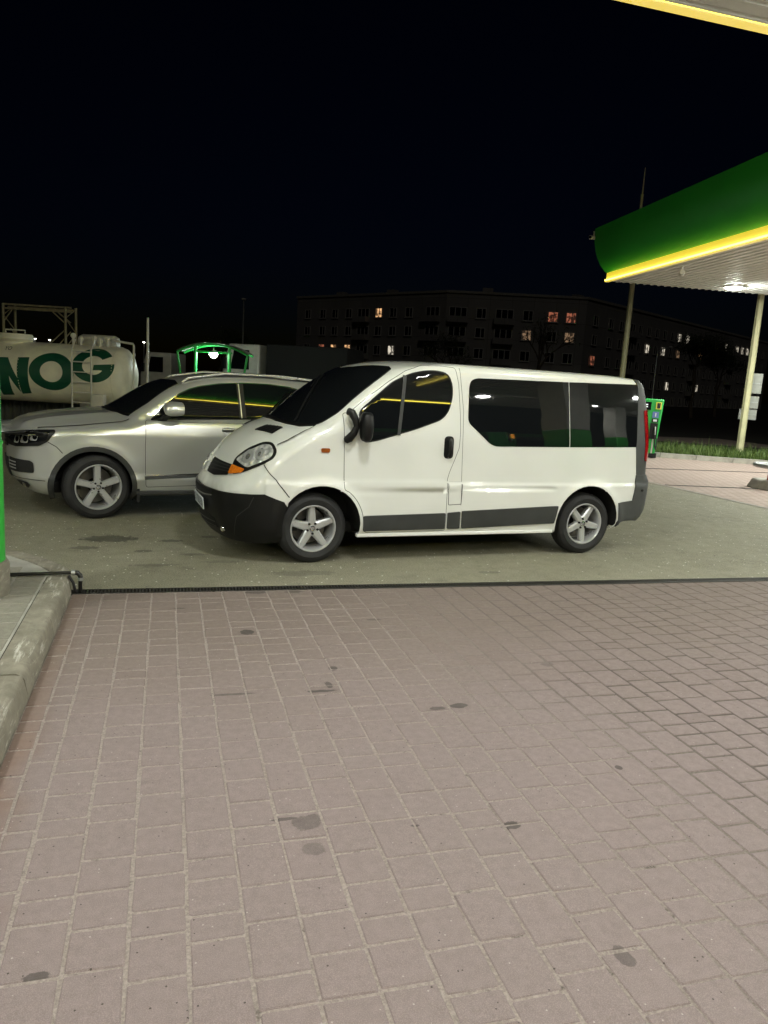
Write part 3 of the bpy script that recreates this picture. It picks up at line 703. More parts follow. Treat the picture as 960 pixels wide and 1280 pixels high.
    lens_t = NT('headlight_glass'); nz = lens_t.n('TexVoronoi', {'Scale': 22.0}, feature='F1'); lens_t.set(nz.inputs['Vector'], lens_t.obj())
    lens_t.p(color=lens_t.mix(lens_t.ramp(nz.outputs['Distance'], .25, .85), (.9, .91, .9), (.45, .46, .45)), rough=.14, metal=.35, coat=1, coat_rough=.02); lens_t.bump(nz.outputs['Distance'], .6, .02); M['headlight_glass'] = lens_t.m
    for par, sy in ((bz, 1), (bz2, 1)):
        panel('lens', B, rounded(inner, .03, 4), 45, M['headlight_glass'], par, grid=.018, offset=.006, lip=.003)
        for (t, rr) in ((.36, .062), (.66, .05)):
            cc = (inner[0][0] * (1 - t) + inner[4][0] * t - .0, (inner[0][1] * (1 - t) + inner[4][1] * t) - .0)
            panel('reflector', B, circle(cc[0], cc[1], rr, 20), 45, M['alloy'], par, grid=.02, offset=.0085, lip=.003)
            panel('bulb_shade', B, circle(cc[0], cc[1] - .004, rr * .42, 14), 45, M['lens'], par, grid=.02, offset=.0105, lip=.003)
        amb = to_proj(45, [(-.70, -.535, .895), (-.615, -.705, .872), (-.65, -.71, .838), (-.735, -.61, .812), (-.75, -.57, .815)])
        panel('indicator', B, rounded(amb, .012), 45, M['amber'], par, grid=.02, offset=.009, lip=.004)
    # grille halves and the badge between them
    gr = to_proj(30, [(-.80, -.115, .918), (-.70, -.545, .893), (-.757, -.57, .80), (-.85, -.349, .768), (-.862, -.14, .778)])
    g1, g2 = panel('grille', B, rounded(gr, .012), 30, M['black_plastic'], root, both=True, grid=.03, offset=.004, lip=.005)
    for par in (g1, g2):
        for k in range(3):
            t = .2 + .25 * k; a = np.array(gr[0]) * (1 - t) + np.array(gr[4]) * t; b = np.array(gr[1]) * (1 - t) + np.array(gr[2]) * t
            seam('grille_slat', B, [tuple(a), tuple(b)], 30, M['trim_plastic'], par, .010, .010)
    bd = MB()   # diamond badge on the nose
    P, ok = ray_hit(B, np.array([[-2, 0, .86]]), (1, 0, 0), 3, 200); n = grad(B, P)[0]; c = P[0] + n * .012
    tt = np.cross(n, [0, 1, 0]); tt /= np.linalg.norm(tt); up = -tt if tt[2] < 0 else tt
    loop = [c + np.array([0, 1, 0]) * a + up * b for a, b in ((0, .085), (.05, 0), (0, -.085), (-.05, 0))]
    bd.tube([tuple(x) for x in loop], .014, 6, closed=True); bd.build('badge', M['alloy'], root)
    for s in (-1, 1): panel('badge_surround', B, [(s * .03, .76), (s * .10, .775), (s * .105, .92), (s * .03, .925)] if s > 0 else [(-.03, .76), (-.03, .925), (-.105, .92), (-.10, .775)], 0.0001, M['white_paint'], root, grid=.04, offset=.006, lip=.006)
    # bumpers
    bt = [(-.935, 0, .655), (-.917, -.256, .648), (-.855, -.535, .652), (-.741, -.731, .653), (-.582, -.854, .658), (-.473, -.9, .665), (-.372, -.92, .624), (-.300, -.945, .60), (-.280, -.945, .56), (-.316, -.945, .47), (-.331, -.94, .36), (-.333, -.94, .28), (-.345, -.93, .205), (-.55, -.86, .195), (-.70, -.66, .195), (-.80, -.3, .2), (-.83, 0, .205)]
    fb = panel('front_bumper', B, to_proj(45, bt), 45, M['black_plastic'], root, grid=.035, offset=.012, lip=.02, join=True)
    slot = to_proj(30, [(-.935, 0.0, .64), (-.915, -.256, .636), (-.865, -.50, .640), (-.869, -.488, .600), (-.91, -.30, .585), (-.935, 0, .582)])
    panel('air_slot', B, slot, 30, M['dark'], fb, grid=.03, offset=.016, lip=.003, join=True)
    seam('slot_lip', B, to_proj(30, [(-.935, -.001, .578), (-.91, -.30, .58), (-.869, -.495, .597)]), 30, M['lip_grey'], fb, .012, .024, both=True)
    low = to_proj(30, [(-.91, 0, .40), (-.885, -.30, .40), (-.83, -.48, .38), (-.80, -.50, .29), (-.86, -.25, .27), (-.875, 0, .27)])
    panel('lower_intake', B, low, 30, M['dark'], fb, grid=.03, offset=.015, lip=.003, join=True)
    for z in (.30, .345): seam('intake_slat', B, to_proj(30, [(-.89, -.001, z), (-.87, -.25, z), (-.815, -.49, z)]), 30, M['trim_plastic'], fb, .010, .022, both=True)
    seam('bumper_crease', B, to_proj(45, [(-.56, -.86, .635), (-.60, -.84, .54), (-.69, -.76, .44), (-.72, -.72, .26)]), 45, M['trim_plastic'], fb, .006, .0135, both=True)
    P, ok = ray_hit(B, np.array([[-2, -.60, .29]]), (1, 0, 0), 3, 200); n = grad(B, P)[0]
    for s in (-1, 1):
        tw = MB().lathe([(0, -.02), (.022, -.02), (.026, -.012), (.026, .02)], 16, 'X'); o = tw.build('fog_light', M['chrome'], fb); o.location = (P[0][0] - .012, s * .60, .29); o.rotation_euler = (0, 0, s * -.55)
    pl = MB().box((0, 0, 0), (.012, .52, .112)); plate = pl.build('number_plate', M['plate'], root, bevel=.003); plate.location = (-.945, -.10, .49); plate.rotation_euler = (0, math.radians(-6), math.radians(0))
    tx = text_mesh('CK 7582 BX', .105); t = link('plate_lettering', tx, M['ink'], plate); t.rotation_euler = (math.radians(90), 0, math.radians(-90)); t.location = (-.0075, 0, 0)
    fs = to_proj(45, [(-.474, -.834, .93), (-.376, -.91, .801), (-.302, -.928, .707), (-.252, -.949, .644)])
    seam('bumper_seam', B, fs, 45, M['dark'], root, .008, .002, both=True)
    # front doors
    arcF = [(AF[0] + (AF[2] + .035) * math.cos(t), AF[1] + (AF[2] + .035) * math.sin(t)) for t in np.linspace(math.radians(52), math.radians(-4), 8)]
    door = [(.248, 1.43), (.275, .72)] + arcF + [(.52, .298), (1.37, .305), (1.352, .818), (1.372, .898), (1.42, 1.02), (1.462, 1.14), (1.468, 1.30), (1.462, 1.456), (1.437, 1.766), (1.40, 1.915), (1.25, 1.925), (1.05, 1.915), (.88, 1.855), (.7, 1.745), (.45, 1.56), (.30, 1.435)]
    door = rounded(door, .02, 3)
    win = [(.385, 1.455), (.56, 1.605), (.732, 1.75), (.917, 1.836), (1.06, 1.872), (1.194, 1.883), (1.322, 1.862), (1.374, 1.762), (1.378, 1.63), (1.336, 1.488), (1.259, 1.405), (.985, 1.306), (.573, 1.182), (.435, 1.16)]
    win = rounded(win, .06, 4)
    d1, d2 = panel('front_door', B, door, 'side', M['white_paint'], root, both=True, grid=.04, offset=.003, lip=.004)
    seam('door_seam', B, door, 'side', M['dark'], d1, .011, .0012, closed=True); s2 = seam('door_seam', B, door, 'side', M['dark'], d2, .011, .0012, closed=True)
    for par in (d1, d2):
        wf = panel('window_frame', B, win, 'side', M['black_plastic'], par, grid=.03, offset=.006, lip=.004)
        c0 = np.mean(win, axis=0); small = [tuple(c0 + (np.array(q) - c0) * (.965, .955)) for q in win]
        panel('window', B, small, 'side', M['glass'], wf, grid=.03, offset=.0105, lip=.004)
        seam('window_bar', B, [(.80, 1.245), (.86, 1.81)], 'side', M['trim_plastic'], wf, .035, .015)
        panel('door_trim', B, rounded([(.485, .315), (1.362, .322), (1.355, .484), (.478, .464)], .012), 'side', M['trim_plastic'], par, grid=.05, offset=.016, lip=.018)
        hb = panel('door_handle', B, rounded([(1.296, 1.03), (1.40, 1.03), (1.40, 1.252), (1.296, 1.252)], .045), 'side', M['black_plastic'], par, grid=.03, offset=.006, lip=.006)
        hh = [(1.348, -.968, 1.055), (1.348, -.99, 1.085), (1.348, -.99, 1.19), (1.348, -.968, 1.225)]
        MB().tube(hh, .020, 8).build('grip', M['black_plastic'], hb)
        MB().lathe([(0, -.004), (.011, -.004), (.011, .004)], 12, 'Y', (1.348, -.953, 1.045)).build('key_lock', M['chrome'], hb)
    # rear side glass, flap, trims
    sw = [(1.558, 1.74), (1.575, 1.806), (1.64, 1.832), (2.735, 1.851), (2.77, 1.177), (1.883, 1.163), (1.816, 1.185), (1.575, 1.378), (1.553, 1.42)]
    panel('side_window', B, rounded(sw, [.03, .05, .04, .004, .004, .05, .05, .05, .03], 4), 'side', M['glass'], root, both=True, grid=.045, offset=.005, lip=.005)
    rw = [(2.747, 1.852), (3.655, 1.873), (3.668, 1.195), (2.782, 1.177)]
    panel('rear_side_window', B, rounded(rw, .004), 'side', M['glass'], root, both=True, grid=.045, offset=.005, lip=.005)
    flap = rounded([(1.385, .565), (1.527, .572), (1.527, .80), (1.37, .80)], .012)
    seam('fuel_flap_seam', B, flap, 'side', M['dark'], root, .006, .0015, closed=True)
    seam('panel_seam', B, [(1.527, .56), (1.50, 1.2), (1.50, 1.5), (1.45, 1.92)], 'side', M['dark'], root, .004, .0012, both=True)
    panel('lower_trim', B, rounded([(1.39, .322), (1.53, .324), (1.522, .497), (1.382, .486)], .012), 'side', M['trim_plastic'], root, both=True, grid=.05, offset=.016, lip=.018)
    panel('lower_trim', B, rounded([(1.552, .324), (2.655, .362), (2.69, .548), (1.543, .502)], .012), 'side', M['trim_plastic'], root, both=True, grid=.05, offset=.016, lip=.018)
    panel('side_indicator', B, rounded([(.035, 1.066), (.118, 1.066), (.118, 1.106), (.035, 1.106)], .014), 'side', M['amber_dark'], root, both=True, grid=.03, offset=.010, lip=.010)
    # rear corner, bumper, lamps
    rc = to_proj(120, [(3.665, -.92, 1.195), (3.71, -.93, .90), (3.72, -.93, .86), (3.89, -.70, .86), (3.90, -.40, .86), (3.90, -.35, 1.2), (3.83, -.40, 1.80), (3.79, -.60, 1.89), (3.72, -.78, 1.915), (3.645, -.82, 1.925), (3.655, -.83, 1.80)])
    panel('rear_corner', B, rc, 120, M['grey_plastic'], root, both=True, grid=.04, offset=.006, lip=.010)
    rb = to_proj(120, [(3.468, -.94, .575), (3.688, -.94, .60), (3.70, -.94, .70), (3.715, -.94, .885), (3.85, -.86, .885), (3.95, -.5, .875), (3.965, 0, .875), (3.93, 0, .40), (3.89, -.6, .36), (3.75, -.88, .325), (3.508, -.93, .315), (3.488, -.94, .45)])
    rbm = panel('rear_bumper', B, rb, 120, M['grey_plastic'], root, grid=.04, offset=.014, lip=.03, join=True)
    for s in (-1, 1):
        q = MB().lathe([(0, -.004), (.014, -.004), (.014, .006)], 12, 'Y', (3.80, 0, .715)).build('bumper_plug', M['dark'], rbm); q.location = (0, s * .948, 0); q.rotation_euler = (0, 0, 0)
    tl = to_proj(120, [(3.765, -.90, 1.60), (3.885, -.76, 1.60), (3.92, -.74, 1.04), (3.80, -.91, 1.04)])
    panel('tail_light', B, rounded(tl, .02), 120, M['tail_red'], root, both=True, grid=.04, offset=.016, lip=.015)
    rg = [(.62, 1.22), (-.62, 1.22), (-.60, 1.78), (.60, 1.78)]
    panel('rear_window', B, [(p[0], p[1]) for p in rg], 180, M['glass'], root, grid=.06, offset=.008, lip=.004)
    # mirrors
    for s in (-1, 1):
        sm = MB()
        mr = MB()
        rings = []
        for k, (zz, hw, dp) in enumerate([(1.185, .035, .05), (1.20, .06, .075), (1.25, .085, .095), (1.33, .09, .10), (1.40, .082, .095), (1.445, .06, .08), (1.46, .03, .05)]):
            ring = []
            for j in range(14):
                a = 2 * math.pi * j / 14; ring.append((.43 + .055 * 0 + dp * .62 * math.copysign(abs(math.cos(a)) ** .7, math.cos(a)), s * (1.045 + hw * math.copysign(abs(math.sin(a)) ** .7, math.sin(a))), zz))
            rings.append(ring)
        v = [q for r_ in rings for q in r_]; f = [(i * 14 + j, i * 14 + (j + 1) % 14, (i + 1) * 14 + (j + 1) % 14, (i + 1) * 14 + j) for i in range(6) for j in range(14)] + [tuple(range(14)), tuple(range(84, 98))]
        mr.add(v, f); mo = mr.build('mirror', M['black_plastic'], root, smooth=50)
        sub = mo.modifiers.new('soft', 'SUBSURF'); sub.levels = 1; sub.render_levels = 2
        arm = MB().tube([(.275, s * .955, 1.455), (.30, s * .985, 1.445), (.335, s * 1.0, 1.38), (.345, s * 1.01, 1.32), (.325, s * 1.0, 1.26), (.285, s * .985, 1.205), (.272, s * .955, 1.19)], [.036, .038, .034, .030, .034, .040, .036], 10)
        arm.build('mirror_arm', M['black_plastic'], mo, smooth=50)
    d = make_wheel(.335, .215, .222, 'van')
    place_wheel(d, root, (0, -.80, .335), -1, math.radians(-93), math.radians(2))
    place_wheel(d, root, (3.098, -.80, .335), -1, math.radians(-60))
    place_wheel(d, root, (0, .80, .335), 1, .4); place_wheel(d, root, (3.098, .80, .335), 1, .1)
    return root
build_van()

# ============================ silver off-roader ============================
def build_suv():
    B = SuvBody()
    root = empty('sport_utility_vehicle', (-.8959, 9.9781, 0), math.radians(10), 'silver sport utility vehicle with tinted windows parked behind the nose of the white van', 'car')
    AF, AR = (-.055, .365, .425), (2.855, .365, .425)
    arc = lambda a, e=0, n=24, a0=196, a1=-16: [(a[0] + (a[2] + e) * math.cos(t), a[1] + (a[2] + e) * math.sin(t)) for t in np.linspace(math.radians(a0), math.radians(a1), n)]
    shell('body', B, .35, 2.9, .85, M['silver'], root, (AF, AR), nu=100, nth=110, inset=.007)
    side = [(-.52, .28)] + arc(AF) + [(AF[0] + AF[2] + .005, .29), (AR[0] - AR[2] - .005, .29)] + arc(AR) + [(AR[0] + AR[2] + .01, .35), (3.45, .36), (3.45, 1.05), (2.6, 1.14), (1.0, 1.12), (.55, 1.10), (.3, 1.06), (-.1, 1.03), (-.4, .96), (-.52, .9)]
    panel('side_panel', B, side, 'side', M['silver'], root, both=True, grid=.04, lip=.012)
    for a in (AF, AR):
        for s in (-1, 1): arch_liner('wheel_arch', a[0], a[1], a[2] + .012, s * .93, s * .55, M['dark'], root)
        ring = arc(a, .045, 26, 200, -20) + arc(a, -.008, 26, 200, -20)[::-1]
        panel('arch_trim', B, ring, 'side', M['trim_plastic'], root, both=True, grid=.03, offset=.012, lip=.016)
    MB().box((1.35, 0, .33), (4.0, 1.3, .14)).build('underbody', M['dark'], root, bevel=.03)
    for s in (-1, 1): MB().box((1.40, s * .93, .30), (2.0, .06, .05)).build('side_step', M['trim_plastic'], root, bevel=.01)
    # windscreen and bonnet
    ws = [(.36, -.765), (.56, -.735), (.79, -.66), (.93, -.60), (.93, -.42), (.86, -.2), (.83, 0), (.19, 0), (.21, -.3), (.26, -.55)]
    panel('windscreen', B, ws, 'top', M['glass'], root, grid=.04, offset=.004, lip=.008, join=True)
    seam('bonnet_seam', B, [(-.62, -.80), (-.45, -.842), (-.18, -.862), (.15, -.855), (.34, -.835)], 'top', M['dark'], root, .010, .002, both=True)
    cw = [(.13, 0), (.15, -.3), (.21, -.57), (.34, -.78), (.37, -.765), (.26, -.55), (.21, -.3), (.19, 0)]
    panel('cowl', B, cw, 'top', M['black_plastic'], root, grid=.03, offset=.004, lip=.006, join=True)
    # front end
    head = to_proj(50, [(-.917, -.33, .865), (-.85, -.60, .955), (-.756, -.83, .985), (-.60, -.895, 1.0), (-.461, -.91, 1.005), (-.445, -.917, .974), (-.52, -.906, .874), (-.616, -.87, .82), (-.838, -.628, .79), (-.92, -.34, .795)])
    h1, h2 = panel('headlight', B, rounded(head, .02), 50, M['black_plastic'], root, both=True, grid=.03, offset=.004, lip=.006)
    lens_mat = M['lens']
    for par in (h1, h2):
        hl = panel('lens', B, rounded([(head[0][0] + .02, head[0][1] + .0), (head[1][0] + .02, head[1][1] - .012), (head[4][0] - .03, head[4][1] - .02), (head[6][0] - .02, head[6][1] + .012), (head[8][0] + .02, head[8][1] + .015)], .02), 50, M['glass'], par, grid=.03, offset=.007, lip=.003)
        for (cu, cz, rr) in ((-.16, .875, .055), (-.03, .89, .06), (.09, .915, .05)):
            cu2 = cu - .06
            panel('reflector', B, rounded([(cu2 - rr, cz - rr * .8), (cu2 + rr * .7, cz - rr * .8), (cu2 + rr * 1.1, cz + rr * .75), (cu2 - rr * .5, cz + rr * .75)], .02), 50, M['alloy'], hl, grid=.02, offset=.0105, lip=.003)
            panel('lamp', B, circle(cu2 + .015, cz, rr * .55, 16), 50, M['glass'], hl, grid=.02, offset=.0125, lip=.003)
    gr = to_proj(15, [(-.945, 0, .93), (-.92, -.33, .925), (-.935, -.34, .77), (-.95, 0, .76)])
    gq = panel('grille', B, gr, 15, M['black_plastic'], root, grid=.04, offset=.006, lip=.006, join=True)
    for z in (.80, .845, .89): seam('grille_slat', B, to_proj(15, [(-.95, -.001, z), (-.93, -.32, z)]), 15, M['chrome'], gq, .014, .012, both=True)
    it = to_proj(50, [(-.90, -.40, .655), (-.706, -.80, .650), (-.672, -.82, .625), (-.672, -.82, .515), (-.89, -.40, .50)])
    i1, i2 = panel('side_intake', B, rounded(it, .02), 50, M['dark'], root, both=True, grid=.03, offset=.005, lip=.006)
    for par in (i1, i2):
        for z in (.545, .58, .615): seam('intake_slat', B, [(it[0][0] + .0, z), (it[0][0] + .20, z)], 50, M['alloy'], par, .014, .012)
    lo = to_proj(15, [(-.94, 0, .64), (-.92, -.34, .64), (-.91, -.34, .42), (-.92, 0, .40)])
    panel('lower_intake', B, lo, 15, M['dark'], root, grid=.05, offset=.005, lip=.006, join=True)
    fg = to_proj(50, [(-.86, -.50, .40), (-.74, -.72, .40), (-.72, -.74, .36), (-.76, -.70, .325), (-.84, -.5, .345)])
    f1, f2 = panel('fog_light', B, rounded(fg, .02), 50, M['black_plastic'], root, both=True, grid=.03, offset=.004, lip=.005)
    for par in (f1, f2):
        cc = np.mean(fg, axis=0); panel('lamp', B, circle(cc[0] + .02, cc[1], .028, 14), 50, M['chrome'], par, grid=.02, offset=.009, lip=.004)
    seam('bumper_seam', B, to_proj(60, [(-.52, -.905, .87), (-.44, -.93, .82), (-.38, -.95, .75)]), 60, M['dark'], root, .008, .002, both=True)
    seam('bumper_crease', B, to_proj(50, [(-.93, -.30, .435), (-.75, -.75, .44), (-.56, -.90, .435)]), 50, M['dark'], root, .007, .002, both=True)
    # doors
    arcd = arc(AF, .06, 8, 20, -6)
    fd = rounded([(.515, 1.14), (.507, .85), (.515, .37), (1.655, .40), (1.667, 1.0), (1.668, 1.135), (1.2, 1.125), (.8, 1.13)], .03)
    rd = rounded([(1.685, 1.135), (1.680, 1.0), (1.668, .40), (2.36, .42), (2.48, .62), (2.62, .85), (2.68, 1.13)], .03)
    for out, nm in ((fd, 'front_door'), (rd, 'rear_door')):
        d1, d2 = panel(nm, B, out, 'side', M['silver'], root, both=True, grid=.045, offset=.003, lip=.004)
        for par in (d1, d2):
            seam('door_seam', B, out, 'side', M['dark'], par, .011, .0012, closed=True)
            hu = 1.50 if nm == 'front_door' else 2.52
            hb = panel('handle_recess', B, rounded([(hu - .11, 1.025), (hu + .10, 1.045), (hu + .10, 1.075), (hu - .10, 1.075)], .02), 'side', M['trim_plastic'], par, grid=.03, offset=.005, lip=.003)
            MB().tube([(hu - .10, -.945, 1.058), (hu - .05, -.985, 1.062), (hu + .05, -.985, 1.068), (hu + .11, -.955, 1.07)], .014, 8).build('door_handle', M['silver'], par, smooth=60)
    tr = [(.50, .455), (1.15, .482), (2.38, .49), (2.38, .53), (1.15, .522), (.50, .492)]
    panel('door_strip', B, tr, 'side', M['trim_plastic'], root, both=True, grid=.05, offset=.012, lip=.012)
    seam('strip_chrome', B, [(.50, .496), (1.15, .526), (2.38, .535)], 'side', M['chrome'], root, .010, .014, both=True)
    # glasshouse: dark panes inside bright mouldings
    w1 = [(.60, 1.155), (.735, 1.302), (.927, 1.447), (1.05, 1.505), (1.171, 1.542), (1.40, 1.582), (1.615, 1.604), (1.625, 1.193)]
    w2 = [(1.70, 1.606), (2.0, 1.608), (2.26, 1.585), (2.46, 1.54), (2.38, 1.35), (2.33, 1.205), (1.71, 1.195)]
    w3 = [(2.50, 1.53), (2.85, 1.46), (3.05, 1.38), (2.80, 1.23), (2.38, 1.207)]
    whole = [(.565, 1.142), (.72, 1.312), (.915, 1.46), (1.04, 1.52), (1.165, 1.557), (1.40, 1.598), (1.70, 1.622), (2.05, 1.622), (2.30, 1.60), (2.85, 1.48), (3.10, 1.375), (2.82, 1.215), (2.3, 1.188), (1.65, 1.178), (1.1, 1.160)]
    panel('window_surround', B, rounded(whole, .02), 'side', M['chrome'], root, both=True, grid=.05, offset=.004, lip=.004)
    c0 = np.mean(whole, axis=0)
    wi = [tuple(c0 + (np.array(q) - c0) * (.988, .945)) for q in whole]
    panel('pillar_trim', B, rounded(wi, .02), 'side', M['black_plastic'], root, both=True, grid=.04, offset=.0075, lip=.004)
    for nm, w in (('front_window', w1), ('rear_window', w2), ('quarter_window', w3)):
        panel(nm, B, rounded(w, .02), 'side', M['glass'], root, both=True, grid=.035, offset=.012, lip=.005)
    seam('pillar_strip', B, [(1.653, 1.19), (1.642, 1.605)], 'side', M['silver'], root, .012, .011, both=True)
    # roof rails and mirrors
    for s in (-1, 1):
        pts = np.array([(.98, -.60), (1.05, -.605), (1.5, -.61), (2.2, -.61), (2.8, -.60), (2.9, -.595)]); P0, D = proj_rays('top', pts); X, ok = ray_hit(B, P0, D, 4, 200)
        hgt = [.0, .03, .035, .035, .03, .0]; X = [(x[0], x[1] * -s, x[2] + h) for x, h in zip(X, hgt)]
        MB().tube(X, .015, 8).build('roof_rail', M['alloy'], root, smooth=60)
        rings = []; b = MB(); k = 14
        for (uu, hw, hh, zz) in [(.695, .04, .035, 1.285), (.71, .085, .062, 1.285), (.76, .105, .082, 1.287), (.84, .105, .080, 1.29), (.90, .10, .072, 1.293), (.92, .09, .062, 1.295)]:
            rings.append([(uu, s * (1.04 + hw * math.copysign(abs(math.cos(a)) ** .75, math.cos(a))), zz + hh * math.copysign(abs(math.sin(a)) ** .75, math.sin(a)) - .02 * math.cos(a)) for a in [2 * math.pi * j / k for j in range(k)]])
        v = [q for r_ in rings for q in r_]; f = [(i * k + j, i * k + (j + 1) % k, (i + 1) * k + (j + 1) % k, (i + 1) * k + j) for i in range(5) for j in range(k)] + [tuple(range(k)), tuple(range(5 * k, 6 * k))]
        b.add(v, f); mo = b.build('mirror', M['silver'], root, smooth=50); sb = mo.modifiers.new('soft', 'SUBSURF'); sb.levels = 1; sb.render_levels = 2
        MB().add([(.64, s * .87, 1.15), (.74, s * .87, 1.16), (.80, s * 1.0, 1.245), (.72, s * 1.0, 1.235), (.64, s * .87, 1.12), (.75, s * .87, 1.125), (.81, s * 1.0, 1.215), (.71, s * 1.0, 1.205)], [(0, 1, 2, 3), (4, 7, 6, 5), (0, 4, 5, 1), (1, 5, 6, 2), (2, 6, 7, 3), (3, 7, 4, 0)]).build('mirror_foot', M['black_plastic'], mo, bevel=.01)
        MB().box((.43, s * .84, .27), (.03, .24, .16), 0).build('mud_flap', M['rubber'], root, bevel=.004)
    d = make_wheel(.367, .262, .256, 'suv')
    place_wheel(d, root, (-.02, -.815, .367), -1, math.radians(-92), math.radians(9))
    place_wheel(d, root, (2.87, -.815, .367), -1, .3); place_wheel(d, root, (-.02, .815, .367), 1, .2, math.radians(9)); place_wheel(d, root, (2.87, .815, .367), 1, .6)
    return root
build_suv()

# ============================ station canopies ============================
M['green_panel'] = simple('green_panel', (.035, .42, .05), .42, var=.06, scale=2, rvar=.1)
M['green_bright'] = simple('green_bright', (.02, .34, .06), .4, var=.08, scale=3)
M['yellow_band'] = emitter('yellow_band', (1.0, .70, .015), .5)
M['led_yellow'] = emitter('led_yellow', (1.0, .80, .10), 4); M['led_near'] = emitter('led_near', (1.0, .82, .08), 22)
M['lamp_white'] = emitter('lamp_white', (.985, 1.0, .94), 190)
M['lamp_far'] = emitter('lamp_far', (.95, 1.0, .92), 400)
M['soffit'] = simple('soffit', (.80, .80, .74), .45, var=.06, scale=3)
M['white_metal'] = simple('white_metal', (.62, .61, .55), .45, var=.08, scale=4)
def build_canopy(name, loc, rz, length, depth, label, lamp_spots, strip_w, lamp_mat, strips_as_parts, back_band=False, led='led_yellow'):
    """local x runs along the lit front edge (at y = 0), the roof reaches to y = -depth, z = 0 is the soffit"""
    root = empty(name, loc, rz, label, 'canopy')
    prof = [(.0, .22), (.10, .31), (.20, .43), (.29, .58), (.36, .76), (.405, .95), (.425, 1.14), (.43, 1.32)]
    v = []; f = []; n = len(prof); seg = max(1, int(length / 4))
    for i in range(seg):                                    # green cladding in 4 m lengths
        x0, x1 = length * i / seg + .002, length * (i + 1) / seg - .002
        b = MB(); b.add([(x0, o, z) for o, z in prof] + [(x1, o, z) for o, z in prof] + [(x0, o - .03, z) for o, z in prof] + [(x1, o - .03, z) for o, z in prof],
                        [(k, k + 1, n + k + 1, n + k) for k in range(n - 1)] + [(2 * n + k, 3 * n + k, 3 * n + k + 1, 2 * n + k + 1) for k in range(n - 1)] + [(k, 2 * n + k, 2 * n + k + 1, k + 1) for k in range(n - 1)] + [(n + k, n + k + 1, 3 * n + k + 1, 3 * n + k) for k in range(n - 1)] + [(0, n, 3 * n, 2 * n), (n - 1, 3 * n - 1, 4 * n - 1, 2 * n - 1)])
        b.build('fascia_panel', M['green_panel'], root, smooth=40)
    for x in (-.015, length + .015):                       # end plates
        b = MB(); poly = [(0.02, .24)] + prof[1:] + [(-.3, 1.32), (-.3, .24)]
        b.prism(poly, lambda o, z, x=x: (x - .012, o, z), lambda o, z, x=x: (x + .012, o, z)); b.build('end_plate', M['green_panel'], root, smooth=0)
    MB().box((length / 2, -.03, .125), (length, .03, .19)).build('light_band', M['yellow_band'], root)
    MB().tube([(0, .012, .032), (length, .012, .032)], .02, 8).build('led_strip', M[led], root)
    MB().box((length / 2, -.025, -.004), (length, .11, .012)).build('edge_trim', M['yellow_band'], root)
    if back_band:
        MB().box((12.75, -depth + .02, .10), (25.5, .04, .2)).build('light_band', M['yellow_band'], root); MB().tube([(0, -depth + .08, -.02), (25.5, -depth + .08, -.02)], .035, 8).build('led_strip', M[led], root)
    MB().box((length / 2, -depth / 2 - .1, .72), (length - .05, depth - .35, 1.1)).build('roof', M['trim_plastic'], root)
    ns = int((depth - .1) / strip_w)
    prof2 = [(0, 0), (strip_w * .16, 0), (strip_w * .22, .022), (strip_w * .94, .022), (strip_w, 0)]
    def strip(y):
        b = MB(); k = len(prof2); b.add([(0, y - a, z) for a, z in prof2] + [(length, y - a, z) for a, z in prof2], [(i, k + i, k + i + 1, i + 1) for i in range(k - 1)]); return b
    if strips_as_parts:
        me = strip(0).mesh('soffit_strip', 0, fix=False)
        for i in range(ns):
            o = link('soffit_strip', me, M['soffit'], root); o.location = (0, -.09 - i * strip_w, 0)
    else:
        b = MB()
        for i in range(ns): s_ = strip(-.09 - i * strip_w); b.add(s_.v, s_.f)
        tag(b.build('soffit_strip', M['soffit'], root, smooth=0, fix=False), kind='stuff')
    fr = MB().lathe([(.21, -.035), (.25, -.03), (.26, 0), (.26, .03)], 20).mesh('ceiling_light', 30); fr.materials.append(M['white_metal'])
    df = MB().lathe([(.0, -.085), (.09, -.078), (.16, -.062), (.21, -.034)], 20).mesh('diffuser', 40); df.materials.append(lamp_mat)
    for (x, y) in lamp_spots:
        o = link('ceiling_light', fr, None, root); o.location = (x, y, 0); link('diffuser', df, None, o)
    return root
near = build_canopy('station_canopy', (-14, 5.80, 4.8), 0, 40, 12.2, 'forecourt canopy overhead with white ribbed soffit above the brick paving', [(14 + x, y - 5.8) for x in (-12.8, -8, -3.2, 1.6, 6.4, 11.2, 16, 20.8) for y in (4.4, .3, -4.2)], .2, M['lamp_white'], True, True, 'led_near')
fa = math.atan2(-.99, -.129) + math.pi      # runs towards +y
ex = Vector((.129, .99, 0)).normalized(); ey = Vector((-ex.y, ex.x, 0))
fc = Vector((11.26, 18.66, 4.70)) - ex * 22
far_can = build_canopy('station_canopy', tuple(fc), math.atan2(ex.y, ex.x), 22, 11, 'second canopy with green curved fascia and glowing yellow light band', [(22 - 1.0 - 4.6 * i, -3.1 - 4.6 * j) for i in range(5) for j in range(2)], .2, M['lamp_far'], False)
def camera_unit(name, loc, rz, label, group=None):
    o = empty(name, loc, rz, label, 'camera'); MB().tube([(0, 0, 0), (0, 0, -.12)], .02, 8).build('bracket', M['white_metal'], o); MB().tube([(-.12, 0, -.15), (.14, 0, -.17)], .055, 12).build('housing', M['white_metal'], o); MB().tube([(.14, 0, -.17), (.15, 0, -.171)], .04, 12).build('lens', M['glass'], o); return o
cc = fc + ex * 22.05 - ey * -.02
camera_unit('security_camera', tuple(Vector((11.26, 18.66, 0)) + ex * .02 + ey * .45 + Vector((0, 0, 5.95))), math.radians(200), 'small white security camera at the top corner of the green fascia')
